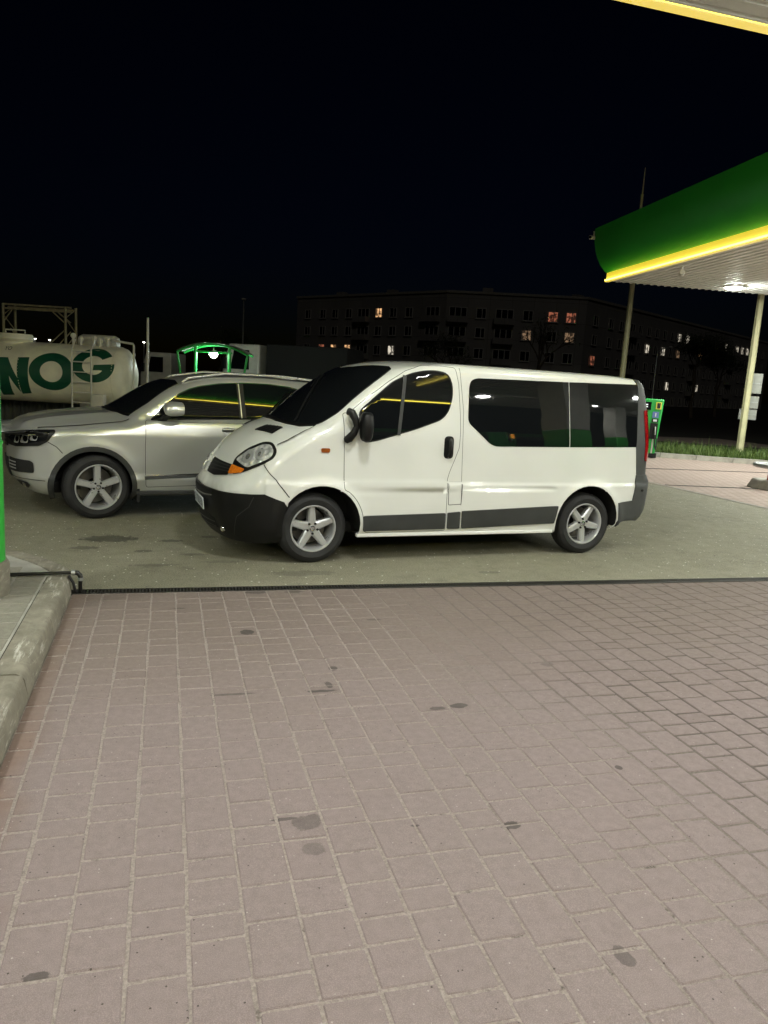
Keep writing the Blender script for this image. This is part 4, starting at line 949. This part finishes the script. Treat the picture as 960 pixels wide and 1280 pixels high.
camera_unit('security_camera', tuple(Vector((11.26, 18.66, 0)) - ex * 3.3 - ey * .35 + Vector((0, 0, 4.69))), math.radians(60), 'small white security camera hanging under the second canopy soffit')
def column(loc, r, h, label, h_split=None, square=False):
    o = empty('canopy_column', loc, 0, label, 'column')
    hs = h_split or h
    if square: MB().box((0, 0, hs / 2), (r * 2, r * 2, hs)).build('cladding', M['green_panel'], o, bevel=.05); MB().box((0, 0, (hs + h) / 2), (r * 1.9, r * 1.9, h - hs)).build('upper_cladding', M['white_metal'], o)
    else:
        MB().lathe([(r, .24), (r, hs)], 48).build('cladding', M['green_bright'], o)
        MB().lathe([(r + .004, .22), (r + .004, 1.05)], 48).build('lower_band', M['green_panel'], o)
        for z in (1.05, 2.1, 3.2): MB().lathe([(r + .002, z - .006), (r + .008, z - .006), (r + .008, z + .006), (r + .002, z + .006)], 48).build('joint_ring', M['green_panel'], o)
    MB().lathe([(r + .03, 0), (r + .03, .20), (r + .012, .235), (r - .01, .24)], 48).build('base_skirt', M['kerb'], o, smooth=50)
    return o
column((-1.345, 5.62, .139), .27, 4.66, 'round green-clad canopy column standing on the pump island kerb')
column((11.6, -1.2, 0), .5, 4.8, 'square green column with pale upper cladding beside the dispenser with orange price digits', 3.0, True)
column((17.5, -4.2, 0), .5, 4.8, 'square green column with pale upper cladding nearest the dark-fronted shop', 3.0, True)
# station shop and a dispenser behind the camera (seen mirrored in the van's glass)
shop = empty('station_shop', (6, -13.5, 0), 0, 'dark fronted station shop with green fascia behind the forecourt', 'building')
MB().box((0, -2, 2.2), (34, 4, 4.4)).build('wall', simple('shop_wall', (.10, .12, .10), .6), shop); MB().box((0, .1, 4.0), (34, .3, .7)).build('fascia', M['green_panel'], shop)
for i in range(8):
    wdo = MB().box((-14 + 4 * i, .03, 1.6), (3.2, .1, 2.4)).build('window', M['trim_plastic'], shop); MB().box((-14 + 4 * i, .09, 1.6), (3.0, .02, 2.2)).build('pane', M['glass'], wdo)
M['digits'] = emitter('digits', (1, .33, .02), 7)
def dispenser(loc, rz, label, h=1.6, w=.95, d=.5):
    o = empty('fuel_dispenser', loc, rz, label, 'fuel dispenser')
    MB().box((0, 0, .06), (w * .9, d * .9, .12)).build('plinth', M['dark'], o)
    MB().add([(-w * .40, -d / 2, .12), (w * .40, -d / 2, .12), (w * .40, d / 2, .12), (-w * .40, d / 2, .12), (-w / 2, -d / 2, h), (w / 2, -d / 2, h), (w / 2, d / 2, h), (-w / 2, d / 2, h)], [(3, 2, 1, 0), (4, 5, 6, 7), (0, 1, 5, 4), (1, 2, 6, 5), (2, 3, 7, 6), (3, 0, 4, 7)]).build('body', M['green_bright'], o, bevel=.03)
    y = -d / 2 - .006
    dsp = MB().box((-.06, y, h - .20), (.40, .02, .22)).build('display', M['glass'], o)
    for k, zz in enumerate((h - .165, h - .225)): MB().box((-.06, y - .013, zz), (.22, .006, .028)).build('digit_row', emitter('display_white', (.9, .95, 1), .5) if k < 9 else None, dsp)
    yb = MB().box((w * .36, y, h - .18), (.15, .02, .20)).build('warning_sign', simple('warn_yellow', (.75, .7, .1), .5), o); MB().box((w * .36, y - .013, h - .18), (.09, .006, .15)).build('symbol', M['ink'], yb)
    bs = MB().box((w * .30, y, h - .44), (.17, .02, .17)).build('notice', simple('blue_notice', (.12, .18, .42), .5), o); MB().box((w * .30, y - .013, h - .44), (.03, .006, .10)).build('symbol', M['plate'], bs)
    ns = MB().box((w * .30, y, h - .60), (.17, .02, .10)).build('notice', M['dark'], o); MB().box((w * .30, y - .013, h - .60), (.10, .006, .06)).build('symbol', M['plate'], ns)
    MB().box((w * .29, y, h - .90), (.20, .05, .45)).build('nozzle_bay', M['dark'], o)
    MB().tube([(w * .33, y - .05, h - .78), (w * .33, y - .08, h - .86), (w * .34, y - .06, h - 1.0)], .022, 8).build('nozzle', M['galvanised'], o); MB().tube([(w * .34, y - .06, h - 1.0), (w * .36, y - .12, h - 1.3), (w * .40, y - .10, h - 1.42), (w * .42, y - .04, h - 1.1)], .016, 8).build('hose', M['rubber'], o, smooth=60)
    MB().box((0, y + .002, h * .52), (w * .82, .012, .03)).build('groove', M['green_panel'], o)
    MB().box((w * .30, y - .0, .36), (.04, .015, .46)).build('edge_strip', M['white_metal'], o)
    return o
dispenser((13.22, 19.05, .02), math.radians(-32), 'bright green fuel dispenser half hidden behind the rear of the van', 1.66)
dp = dispenser((10.5, -2.6, .02), math.radians(140), 'tall green fuel dispenser with orange price digits on the brick forecourt', 2.75, 1.1)
for i in range(4): MB().box((-.06, -.27, 2.55 - i * .14), (.36, .012, .09)).build('price_row', M['digits'], dp)

# ============================ left background: gas tank, trusses, shelter, lorries ============================
M['tank'] = simple('tank', (.80, .77, .63), .45, var=.10, scale=2.2)
M['tank_green'] = simple('tank_green', (.004, .085, .045), .5, var=.08, scale=5)
E_ = Vector((.9596, -.2815, 0)); N_ = Vector((.2815, .9596, 0))
def build_tank():
    r = .765; zc = 1.42; root = empty('gas_tank', (-.83 + .22 * .96, 21.08 - .22 * .28, 0), math.atan2(E_.y, E_.x), 'cream cylindrical gas storage tank with large green letters and a ladder', 'tank')
    prof = [(0, -.20), (.25, -.212), (.45, -.25), (.62, -.32), (.72, -.41), (r, -.54), (r, -6.8), (.6, -7.1), (0, -7.25)]
    MB().lathe([(a, h) for a, h in prof], 64, 'X', (0, 0, zc)).build('shell', M['tank'], root, smooth=40)
    for x in (-.545, -2.9, -5.4): MB().lathe([(r, x - .012), (r + .004, x - .006), (r + .004, x + .006), (r, x + .012)], 64, 'X', (0, 0, zc)).build('weld_seam', M['tank'], root)
    for x in (-1.3, -4.9): MB().box((x, 0, .36), (.25, 1.1, .72)).build('saddle', M['concrete'], root, bevel=.02)
    def on(s, z): return (s, -math.sqrt(max(r * r - z * z, 0)) - .004, zc + z)
    def letter(polys, nm='letter'):
        b = MB()
        for poly, holes in polys:
            loops = [densify(poly, .05)] + [densify(h, .05) for h in holes]; P = [p for l in loops for p in l]; ed = []; n0 = 0
            for l in loops: ed += [(n0 + i, n0 + (i + 1) % len(l)) for i in range(len(l))]; n0 += len(l)
            Pn = np.array(P); lo, hi = Pn.min(0), Pn.max(0); gx, gy = np.meshgrid(np.arange(lo[0], hi[0], .06), np.arange(lo[1], hi[1], .06)); Q = np.stack([gx.ravel(), gy.ravel()], 1)
            ok = inside(Q, loops[0])
            for l in loops: ok &= edge_dist(Q, l) > .015
            vs, es, fs, *_ = delaunay_2d_cdt([Vector(map(float, p)) for p in list(P) + Q[ok].tolist()], ed, [], 0, 1e-6)
            V2 = np.array([tuple(v) for v in vs]); F = np.array([tuple(f_) for f_ in fs]); cn = V2[F].mean(1); kp = inside(cn, loops[0])
            for h in loops[1:]: kp &= ~inside(cn, h)
            b.add([on(*p) for p in V2], [tuple(f_) for f_ in F[kp].tolist()])
        return b.build(nm, M['tank_green'], root, smooth=0, fix=True)
    ell = lambda cx, cz, a, b_, t0=0, t1=360, n=48: [(cx + a * math.cos(math.radians(t)), cz + b_ * math.sin(math.radians(t))) for t in np.linspace(t0, t1, n)]
    letter([(ell(-2.05, .045, .565, .465)[:-1], [ell(-2.05, .045, .285, .26)[:-1]])])
    g = ell(-1.01, .26, .535, .425, 36, 368, 50) + [(-1.01 + .02, .26 + .015), (-1.01 + .0, .26 - .12), (-1.01 + .15, .26 - .11)] + ell(-1.01, .26, .275, .235, 330, 40, 34)
    letter([(g, [])])
    letter([([(-3.420, -.62), (-3.120, -.60), (-3.120, -.12), (-2.890, -.56), (-2.645, -.53), (-2.630, .37), (-2.915, .35), (-2.915, -.16), (-3.160, .335), (-3.420, .33)], [])])
    tm = text_mesh('YO', .13); tm.transform(Matrix.Translation((0, 0, 0)))
    for v in tm.vertices: s, z = v.co.x - 3.23, v.co.y + .56; v.co = Vector(on(s, z))
    tag(link('small_lettering', tm, M['ink'], root), kind='stuff')
    # ladder, cabinet, fittings
    lad = MB()
    for x in (-1.45, -.97): MB().tube([(x, -.95, .35), (x, -.95, 2.05), (x, -.72, 2.3)], .022, 6).build('ladder_rail', M['white_metal'], root)
    for k in range(7): MB().tube([(-1.45, -.95, .5 + .25 * k), (-.97, -.95, .5 + .25 * k)], .016, 6).build('ladder_rung', M['white_metal'], root)
    MB().box((-.80, -.9, .78), (.30, .22, .38)).build('meter_box', M['white_metal'], root, bevel=.01)
    MB().lathe([(0, .16), (.40, .15), (.44, .08), (.44, .02), (.36, -.06), (.36, -.2)], 32, 'Z', (-3.3, 0, zc + r + .03)).build('manhole', M['tank'], root)
    MB().tube([(-3.55, 0, zc + r + .2), (-3.55, 0, zc + r + .28), (-3.05, 0, zc + r + .28), (-3.05, 0, zc + r + .2)], .02, 6).build('manhole_handle', M['white_metal'], root)
    MB().lathe([(0, 0), (.14, -.03), (.19, -.12), (.19, -.95), (.14, -1.05), (0, -1.08)], 20, 'X', (-.72, .35, zc + r + .10)).build('vapour_pot', M['white_metal'], root)
    for x, h in ((-1.75, .26), (-1.55, .18), (-1.2, .22), (-1.05, .16), (-.86, .2)):
        MB().tube([(x, -.12, zc + r - .08), (x, -.12, zc + r + h)], .035, 8).build('valve', M['white_metal'], root); MB().lathe([(.02, 0), (.07, .01), (.07, .04), (.02, .05)], 12, 'Y', (x, -.14, zc + r + h - .04)).build('valve_wheel', M['white_metal'], root)
    MB().tube([(-.9, -.1, 2.36), (-.18, -.2, 2.28), (-.16, -.2, 2.24), (-.16, -.2, 0)], .028, 8).build('vent_pipe', M['white_metal'], root)
    return root
build_tank()
M['truss'] = simple('truss', (.30, .26, .16), .6, var=.2, scale=5)
gn = empty('gantry', (-4.36, 29.42, 0), math.atan2(E_.y, E_.x), 'pale yellow lattice pipe gantry standing behind the gas tank', 'gantry')
for x in (-1.12, 1.04):
    for dx, dy in ((0, -.15), (.2 if x > 0 else .22, .25)): MB().tube([(x + dx, dy, 0), (x + dx, dy, 3.58)], .045, 6).build('post', M['truss'], gn)
    MB().tube([(x, -.15, 2.2), (x + .21, .25, 2.7), (x, -.15, 3.2), (x + .21, .25, 3.55)], .02, 5).build('lacing', M['truss'], gn)
for y, z in ((-.15, 3.56), (.25, 3.5), (-.15, 3.42)): MB().tube([(-1.15, y, z), (1.25, y, z)], .035, 6).build('beam', M['truss'], gn)
for a, b_ in (((-1.12, 3.0), (-.75, 3.5)), ((1.04, 3.0), (.45, 3.5)), ((1.04, 2.85), (.35, 2.2)), ((1.2, 3.05), (.62, 3.5)), ((-.9, 2.75), (-.4, 2.2)), ((1.2, 2.75), (.7, 2.2))): MB().tube([(a[0], -.1, a[1]), (b_[0], -.1, b_[1])], .022, 5).build('brace', M['truss'], gn)
def pole(name, loc, h, r0, r1, mat, label, cat='pole'):
    o = empty(name, loc, 0, label, cat); MB().tube([(0, 0, 0), (0, 0, h)], [r0, r1], 12).build('shaft', mat, o, smooth=50); MB().lathe([(r0 + .05, 0), (r0 + .05, .06), (r0 + .01, .08)], 12).build('base', M['concrete'], o); return o
pole('vent_pole', (-.48, 20.46, 0), 2.94, .032, .030, M['white_metal'], 'thin upright pale pole right of the gas tank')
fw = empty('fence', (-3.5, 22.9, 0), math.atan2(E_.y, E_.x), 'dark corrugated sheet fence under and behind the gas tank', 'fence')
b = MB(); v = []; nz = 160
for i in range(nz + 1): x = -6 + 9 * i / nz; v += [(x, .03 * (1 if (i // 2) % 2 else -1), 0), (x, .03 * (1 if (i // 2) % 2 else -1), 1.05)]
b.add(v, [(2 * i, 2 * i + 2, 2 * i + 3, 2 * i + 1) for i in range(nz)]); b.build('corrugated_sheet', simple('fence_steel', (.06, .065, .06), .6), fw, smooth=0, fix=False)
# arched green shelter with a lamp
sh = empty('gas_shelter', (1.43, 24.6, 0), math.atan2(-.2815, .9596), 'small green steel shelter with arched roof beams and a bright lamp', 'shelter')
arcp = [(1.1 * k, 2.52 - .29 * abs(k) ** 2.1) for k in np.linspace(-1, 1, 13)]
for y in (-.35, .5): MB().tube([(x, y, z) for x, z in arcp], .035, 8).build('roof_beam', M['green_bright'], sh, smooth=60)
for x in (-.53, .52):
    for y in (-.3,): MB().tube([(x, y, 0), (x, y, 2.44)], .05, 8).build('post', M['green_bright'], sh)
MB().tube([(-.6, -.3, 2.28), (.6, -.3, 2.28)], .03, 8).build('tie_bar', M['green_bright'], sh)
for s in (-1, 1): MB().tube([(s * 1.08, -.35, 2.22), (s * .93, -.35, 1.3), (s * .85, -.35, .0)], .035, 8).build('strut', M['green_bright'], sh)
v = [(x, y, z + .04) for y in (-.4, .55) for x, z in arcp]; k = len(arcp)
MB().add(v + [(a, b_, c + .02) for a, b_, c in v], [(i, i + 1, k + i + 1, k + i) for i in range(k - 1)] + [(2 * k + i, 3 * k + i, 3 * k + i + 1, 2 * k + i + 1) for i in range(k - 1)]).build('roof_sheet', M['white_metal'], sh, smooth=50)
MB().tube([(0, -.2, 2.42), (0, -.2, 2.33)], .02, 6).build('lamp_stem', M['white_metal'], sh)
lm = MB().lathe([(0, 0), (.06, -.02), (.10, -.06), (.11, -.09), (.10, -.12)], 16, 'Z', (0, -.2, 2.35)).build('lamp_shade', M['white_metal'], sh)
MB().lathe([(.0, -.24), (.06, -.22), (.11, -.17), (.12, -.12), (.09, -.09)], 16, 'Z', (0, -.2, 2.35)).build('lamp_bulb', emitter('lamp_cool', (.82, 1, .93), 280), lm, smooth=60)
def lorry(loc, rz, label, box_len=6.0, h=2.5, cabcol=None):
    o = empty('lorry', loc, rz, label, 'lorry'); cm = M['white_metal']
    MB().prism([(0, .55), (1.55, .55), (1.55, h), (.30, h), (.06, h - .85), (0, 1.35)], lambda x, z: (x, -1.1, z), lambda x, z: (x, 1.1, z)).build('cab', cm, o, bevel=.06)
    for s in (-1, 1): 
        MB().prism([(.38, h - .95), (1.15, h - .95), (1.15, h - .22), (.52, h - .22)], lambda x, z: (x, s * 1.09, z), lambda x, z: (x, s * 1.112, z)).build('window', M['glass'], o)
        MB().box((.18, s * 1.22, h - .75), (.12, .16, .42)).build('mirror', M['black_plastic'], o)
    MB().add([(.015, -.95, h - .93), (.015, .95, h - .93), (.265, .95, h - .10), (.265, -.95, h - .10)], [(0, 1, 2, 3)]).build('windscreen', M['glass'], o)
    MB().box((.0, 0, .62), (.22, 2.2, .42)).build('bumper', M['trim_plastic'], o, bevel=.04)
    MB().box((1.7 + box_len / 2, 0, .72), (box_len, .9, .22)).build('chassis', M['dark'], o)
    if box_len > 3: MB().box((1.75 + box_len / 2, 0, .95 + (h - .9) / 2), (box_len - .2, 2.3, h - .9)).build('box_body', M['dark'], o, bevel=.04)
    for x in (.75, box_len * .7 + 1.0, box_len * .7 + 2.0):
        for s in (-1, 1): MB().lathe([(.15, -.13), (.42, -.13), (.46, -.1), (.46, .1), (.42, .13), (.15, .13)], 20, 'Y', (x, s * .95, .46)).build('wheel', M['rubber'], o)
    return o
lorry((-.9, 40.6, 0), math.radians(-20), 'white lorry cab parked beyond the gas tank', 1.0, 2.42)
lorry((2.55, 31.2, 0), math.radians(-30), 'white lorry with dark box body behind the green shelter', 3.4, 2.78)
kq = empty('roadside_kiosk', (9.6, 45.2, 0), math.radians(-17), 'low grey kiosk with a flat roof slab in front of the apartment block', 'kiosk')
MB().box((0, 1, 1.0), (2.6, 2.2, 2.0)).build('wall', M['trim_plastic'], kq); MB().box((-.2, .2, 2.28), (2.5, .3, .5)).build('fascia', M['concrete'], kq, bevel=.02); MB().box((-.6, -.2, 1.85), (2.3, .6, .42), rot=Matrix.Rotation(math.radians(-35), 3, 'X')).build('awning', M['concrete'], kq)
def street_lamp(loc, h, label, arm=(0, 0), lit=False, group=None):
    o = empty('street_lamp', loc, 0, label, 'street lamp', group); MB().tube([(0, 0, 0), (0, 0, h)], [.09, .05], 8).build('shaft', M['galvanised'], o)
    if arm != (0, 0): MB().tube([(0, 0, h), (arm[0] * .4, arm[1] * .4, h + .25), (arm[0], arm[1], h + .4)], .04, 6).build('arm', M['galvanised'], o); h += .4
    hd = MB().lathe([(0, .10), (.13, .08), (.20, .0), (.16, -.05)], 16, 'Z', (arm[0], arm[1], h)).build('head', M['white_metal'], o)
    MB().lathe([(0, -.10), (.09, -.08), (.12, -.04)], 16, 'Z', (arm[0], arm[1], h)).build('globe', emitter('street_light', (1, .97, .9), 25) if lit else M['lens'], hd); return o
street_lamp((5.62, 60.88, 0), 7.2, 'tall unlit street lamp post beyond the parked cars')
street_lamp((36.45, 51.83, 0), 5.13, 'slim unlit street lamp with side arm in front of the apartment block', (.95, -.25))
street_lamp((-11.75, 86.8, 0), 3.8, 'small lit street lamp far behind the gantry', lit=True); street_lamp((-2.34, 84.1, 0), 4.15, 'small lit street lamp far behind the thin pale pole', lit=True); street_lamp((-13.2, 87.2, 0), 3.85, 'faint lit street lamp beside the other one behind the gantry', lit=True)
# ============================ right background ============================
M['pole_paint'] = simple('pole_paint', (.58, .56, .33), .55, var=.12, scale=3)
ms = empty('lightning_mast', (18.15, 28.02, 0), 0, 'tall tapering pale mast with thin tip rising behind the second canopy', 'mast')
MB().tube([(0, 0, 0), (0, 0, 6.0), (0, 0, 8.9)], [.13, .105, .095], 14).build('shaft', M['pole_paint'], ms, smooth=50); MB().tube([(0, 0, 8.9), (0, 0, 9.65)], .055, 10).build('upper_shaft', M['pole_paint'], ms); MB().tube([(0, 0, 9.65), (0, 0, 10.65)], [.03, .012], 8).build('tip', M['pole_paint'], ms)
rpole = empty('concrete_pole', (17.41, 19.9, .1), 0, 'pale fluted concrete pole standing in the grass verge', 'pole')
fl = [(.115 * (1 if k % 2 else .86) * math.cos(2 * math.pi * k / 12), .115 * (1 if k % 2 else .86) * math.sin(2 * math.pi * k / 12)) for k in range(12)]
MB().prism(fl, lambda a, b_: (a, b_, -.1), lambda a, b_: (a * .8, b_ * .8, 7.5)).build('shaft', M['pole_paint'], rpole, smooth=0, bevel=.01); MB().lathe([(.2, -.1), (.2, .05), (.13, .08)], 12).build('footing', M['concrete'], rpole)
sg = empty('road_sign', (17.70, 20.16, .1), math.radians(-17), 'three stacked road sign plates seen from behind beside the concrete pole', 'sign')
MB().tube([(.05, .03, -.1), (.05, .03, 2.65)], .03, 8).build('post', M['galvanised'], sg)
for (x0, x1, z0, z1) in ((-.03, .36, 1.93, 2.55), (-.15, .33, 1.46, 1.84), (-.24, .32, 1.10, 1.42)):
    pl = MB().box(((x0 + x1) / 2, 0, (z0 + z1) / 2), (x1 - x0, .004, z1 - z0)).build('sign_plate', simple('sign_back', (.34, .35, .32), .45, metal=.3), sg); MB().box(((x0 + x1) / 2, -.012, (z0 + z1) / 2), (x1 - x0 - .04, .02, .03)).build('stiffener', M['galvanised'], pl)
# guard at the end of the far pump island
M['red'] = simple('red', (.5, .02, .015), .45, var=.1); 
bl = empty('safety_bollard', (12.12, 12.62, 0), math.radians(4), 'red and white banded bollard on a concrete island end with grey steel hoop', 'bollard')
MB().prism([(-.42, -.25), (-.3, -.55), (.6, -.6), (2.4, -.6), (2.4, .6), (.6, .6), (-.3, .55), (-.42, .25)], lambda x, y: (x, y, 0), lambda x, y: (x * .86 + .02, y * .86, .2)).build('island_end', M['concrete'], bl, smooth=0, bevel=.03)
MB().tube([(.42 * math.cos(a) - .10, .42 * math.sin(a), .50) for a in np.linspace(math.pi * .5, math.pi * 1.5, 13)] + [(1.6, -.42, .50)], .045, 10).build('hoop', M['galvanised'], bl, smooth=60); MB().tube([(-.10, .42, .50), (1.6, .42, .50)], .045, 10).build('hoop_rail', M['galvanised'], bl)
for y in (-.42, .42): MB().tube([(.35, y, .18), (.35, y, .5)], .04, 8).build('hoop_post', M['galvanised'], bl)
MB().lathe([(.075, .19), (.075, 1.0), (.0, 1.03)], 20, 'Z', (-.22, .0, 0)).build('bollard_tube', M['white_metal'], bl)
for k in range(4): MB().lathe([(.0765, .21 + .22 * k), (.0765, .32 + .22 * k)], 20, 'Z', (-.22, 0, 0)).build('red_band', M['red'], bl)

# ============================ apartment block ============================
t = NT('panel_wall'); v = t.obj(); bk = t.n('TexBrick', {'Scale': 1.0, 'Brick Width': 3.2, 'Row Height': 2.85, 'Mortar Size': .03, 'Color1': (.30, .29, .27, 1), 'Color2': (.26, .255, .24, 1), 'Mortar': (.15, .145, .135, 1)}, offset=0.0)
mp = t.n('Mapping'); t.set(mp.inputs['Vector'], v); mp.inputs['Rotation'].default_value = (math.radians(90), 0, 0); t.set(bk.inputs['Vector'], mp.outputs[0])
t.p(color=t.mix(t.ramp(t.noise(.4, 5), .3, .7, 0, .4), bk.outputs[0], (.2, .19, .18)), rough=.9); M['panel_wall'] = t.m
M['frame_white'] = simple('frame_white', (.55, .54, .5), .5); M['curtain'] = simple('curtain', (.25, .24, .22), .8, var=.4, scale=1.5)
def lit_pane(name, c, p):
    t = NT(name); n = t.noise(1.7, 3, vec=t.pos()); t.p(color=(.3, .3, .3), rough=.2, emit=c, power=t.ramp(n, .42, .58, p * .08, p)); return t.m
M['pane_warm'] = lit_pane('pane_warm', (1, .55, .25), .75); M['pane_red'] = lit_pane('pane_red', (1, .30, .16), .24); M['pane_pale'] = lit_pane('pane_pale', (.95, .85, .68), .55)
M['pane_dim'] = lit_pane('pane_dim', (1, .62, .35), .16)
bld = empty('apartment_block', (39.5, 108.5, 0), 0, 'long dark apartment block with a few lit windows in the background', 'building')
BO = Vector((39.5, 108.5, 0))
segs = [((22, 137), (39.5, 108.5)), ((39.5, 108.5), (58.4, 101)), ((58.4, 101), (132, 146))]
wmesh = {}
def win_mesh(w, h):
    if (w, h) not in wmesh:
        b = MB()
        for x in ([-w / 2 + .04, w / 2 - .04] + ([-w / 6, w / 6] if w > 2 else [.12])): b.box((x, -.05, 0), (.10, .1, h))
        for z in (-h / 2 + .04, h / 2 - .04): b.box((0, -.05, z), (w, .1, .09))
        b.box((0, -.12, -h / 2 - .04), (w + .2, .25, .06))
        p = MB().box((0, -.01, 0), (w - .1, .03, h - .1)); wmesh[(w, h)] = (b.mesh('window', 0, fix=False), {k: p.mesh('pane', 0) for k in ('glass', 'pane_warm', 'pane_red', 'pane_pale', 'pane_dim')})
        wmesh[(w, h)][0].materials.append(M['frame_white'])
        for k, me in wmesh[(w, h)][1].items(): me.materials.append(M[k])
    return wmesh[(w, h)]
LIT = {0: {(6.8, 6.4): 'pane_red', (9.8, 6.4): 'pane_warm', (13.1, 6.4): 'pane_warm', (23, 6.4): 'pane_pale', (19.9, 12.2): 'pane_warm'},
       1: {(12.0, 9.4): 'pane_dim', (15.6, 12.2): 'pane_red', (18.2, 12.2): 'pane_red', (18.2, 9.4): 'pane_dim'},
       2: {(3.0, 6.4): 'pane_red', (21.6, 9.4): 'pane_pale', (28.1, 9.4): 'pane_pale', (34.6, 12.2): 'pane_pale', (38.2, 12.2): 'pane_pale', (45.2, 12.2): 'pane_dim', (34.6, 9.4): 'pane_dim', (45.2, 9.4): 'pane_warm', (51.7, 9.4): 'pane_dim', (58.3, 12.2): 'pane_pale', (65.0, 12.2): 'pane_pale', (68.2, 12.2): 'pane_pale', (71.4, 12.2): 'pane_pale', (31.4, 3.6): 'pane_pale', (45.2, 3.6): 'pane_pale'}}
COLS = {0: [3.0, 6.8, 9.8, 13.1, 16.5, 19.9, 23, 26.3, 31], 1: [1.8, 5.2, 8.6, 12.0, 15.6, 18.2], 2: [3, 7.9, 11.5, 15, 18.3, 21.6, 24.9, 28.1, 31.4, 34.6, 38.2, 41.7, 45.2, 48.5, 51.7, 55, 58.3, 61.6, 65, 68.2, 71.4, 75, 78.5, 82]}
WIDE = {0: [16.5, 31], 1: [1.8, 8.6], 2: [15, 41.7, 61.6]}
for si, (A, Bp) in enumerate(segs):
    A, Bp = Vector((*A, 0)), Vector((*Bp, 0)); d = Bp - A; Ln = d.length; an = math.atan2(d.y, d.x)
    w = MB().box((Ln / 2, 6.0 + .02 * si, 7.5), (Ln + (.0 if si != 1 else 0), 12, 15 - .05 * si)).build('wall', M['panel_wall'], bld, smooth=0); w.location = A - BO; w.rotation_euler = (0, 0, an)
    pr = MB().box((Ln / 2, 5.9, 15.1), (Ln, 12.3, .35)).build('parapet', M['concrete'], bld, smooth=0); pr.location = A - BO; pr.rotation_euler = (0, 0, an)
    for k in range(int(Ln / 12)):
        ch = MB().box((6 + 12 * k, 5, 15.8), (1.6, 1.2, 1.2)).build('roof_vent', M['panel_wall'], bld, smooth=0); ch.location = A - BO; ch.rotation_euler = (0, 0, an)
    for c in COLS[si]:
        for z in (12.2, 9.4, 6.4, 3.6, .9):
            if z < 3 and si == 0: continue
            wide = c in WIDE[si]; fm, pm_ = win_mesh(2.6 if wide else 1.45, 1.5)
            p = A + d.normalized() * c
            o = link('window', fm, None, bld); o.location = Vector((p.x, p.y, z)) - BO + Vector((math.sin(an), -math.cos(an), 0)) * .03; o.rotation_euler = (0, 0, an)
            link('pane', pm_[LIT[si].get((c, z), 'glass')], None, o)
            if wide and z > 1:
                bal = MB().box((0, -.55, -1.05), (3.0, 1.1, .9)).mesh('balcony', 0) if ('bal' not in wmesh) else wmesh['bal']; wmesh['bal'] = bal
                q = link('balcony', bal, M['panel_wall'], bld); q.location = o.location; q.rotation_euler = (0, 0, an)
# ============================ trees in front of the block ============================
M['bark'] = simple('bark', (.07, .055, .04), .9, var=.3, scale=8); tl_ = NT('leaf'); rr = tl_.n('NewGeometry').outputs['Random Per Island']; tl_.p(color=tl_.mix(rr, (.025, .04, .015), (.06, .085, .03)), rough=.6); M['leaf'] = tl_.m
def tree(loc, h, spread, leaves, seed, label):
    r = random.Random(seed); o = empty('tree', loc, 0, label, 'tree', None); tr = MB(); br = MB(); lf = MB(); tips = []
    def grow(p, d, l, rad, lev):
        q = p + d * l; mid = p + d * l * .5 + Vector((r.uniform(-1, 1), r.uniform(-1, 1), 0)) * l * .06
        (tr if lev == 0 else br).tube([p, mid, q], [rad, rad * .85, rad * .65], 5 if lev else 8, caps=False)
        if lev >= 4 or l < .25: tips.append(q); return
        for k in range(r.choice((2, 3, 3))):
            nd = (d + Vector((r.uniform(-1, 1) * spread, r.uniform(-1, 1) * spread, r.uniform(-.15, .55)))).normalized(); grow(q if k else p + d * l * r.uniform(.6, 1), nd, l * r.uniform(.6, .82), rad * .6, lev + 1)
    grow(Vector((0, 0, 0)), Vector((r.uniform(-.05, .05), r.uniform(-.05, .05), 1)), h * .3, h * .022, 0)
    tr.build('trunk', M['bark'], o, smooth=50, fix=False); br.build('limbs', M['bark'], o, smooth=50, fix=False)
    for k in range(leaves):
        c = r.choice(tips); p = c + Vector((r.gauss(0, 1), r.gauss(0, 1), r.gauss(0, .8))) * h * .05; s = r.uniform(.05, .13); a = Vector((r.gauss(0, 1), r.gauss(0, 1), r.gauss(0, 1))).normalized(); b_ = a.orthogonal().normalized(); lf.add([p, p + a * s + b_ * s * .5, p + a * s * 2, p + a * s - b_ * s * .5], [(0, 1, 2, 3)])
    if leaves: lf.build('crown', M['leaf'], o, smooth=0, fix=False)
tree((31.5, 62, 0), 9.5, .75, 500, 5, 'nearly bare tree with spreading limbs before the middle of the apartment block')
tree((45, 58, 0), 9.0, .8, 6500, 9, 'dark leafy tree hiding the lower floors of the receding wing')
tree((54, 66, 0), 8.5, .8, 5000, 13, 'dark leafy tree beyond the road sign plates')
tree((25, 66, 0), 7.0, .8, 1500, 17, 'small thin tree behind the rear of the van roof')
tree((4.5, 70, 0), 6, .8, 4500, 25, 'dark leafy tree left of the apartment block beyond the lorries')
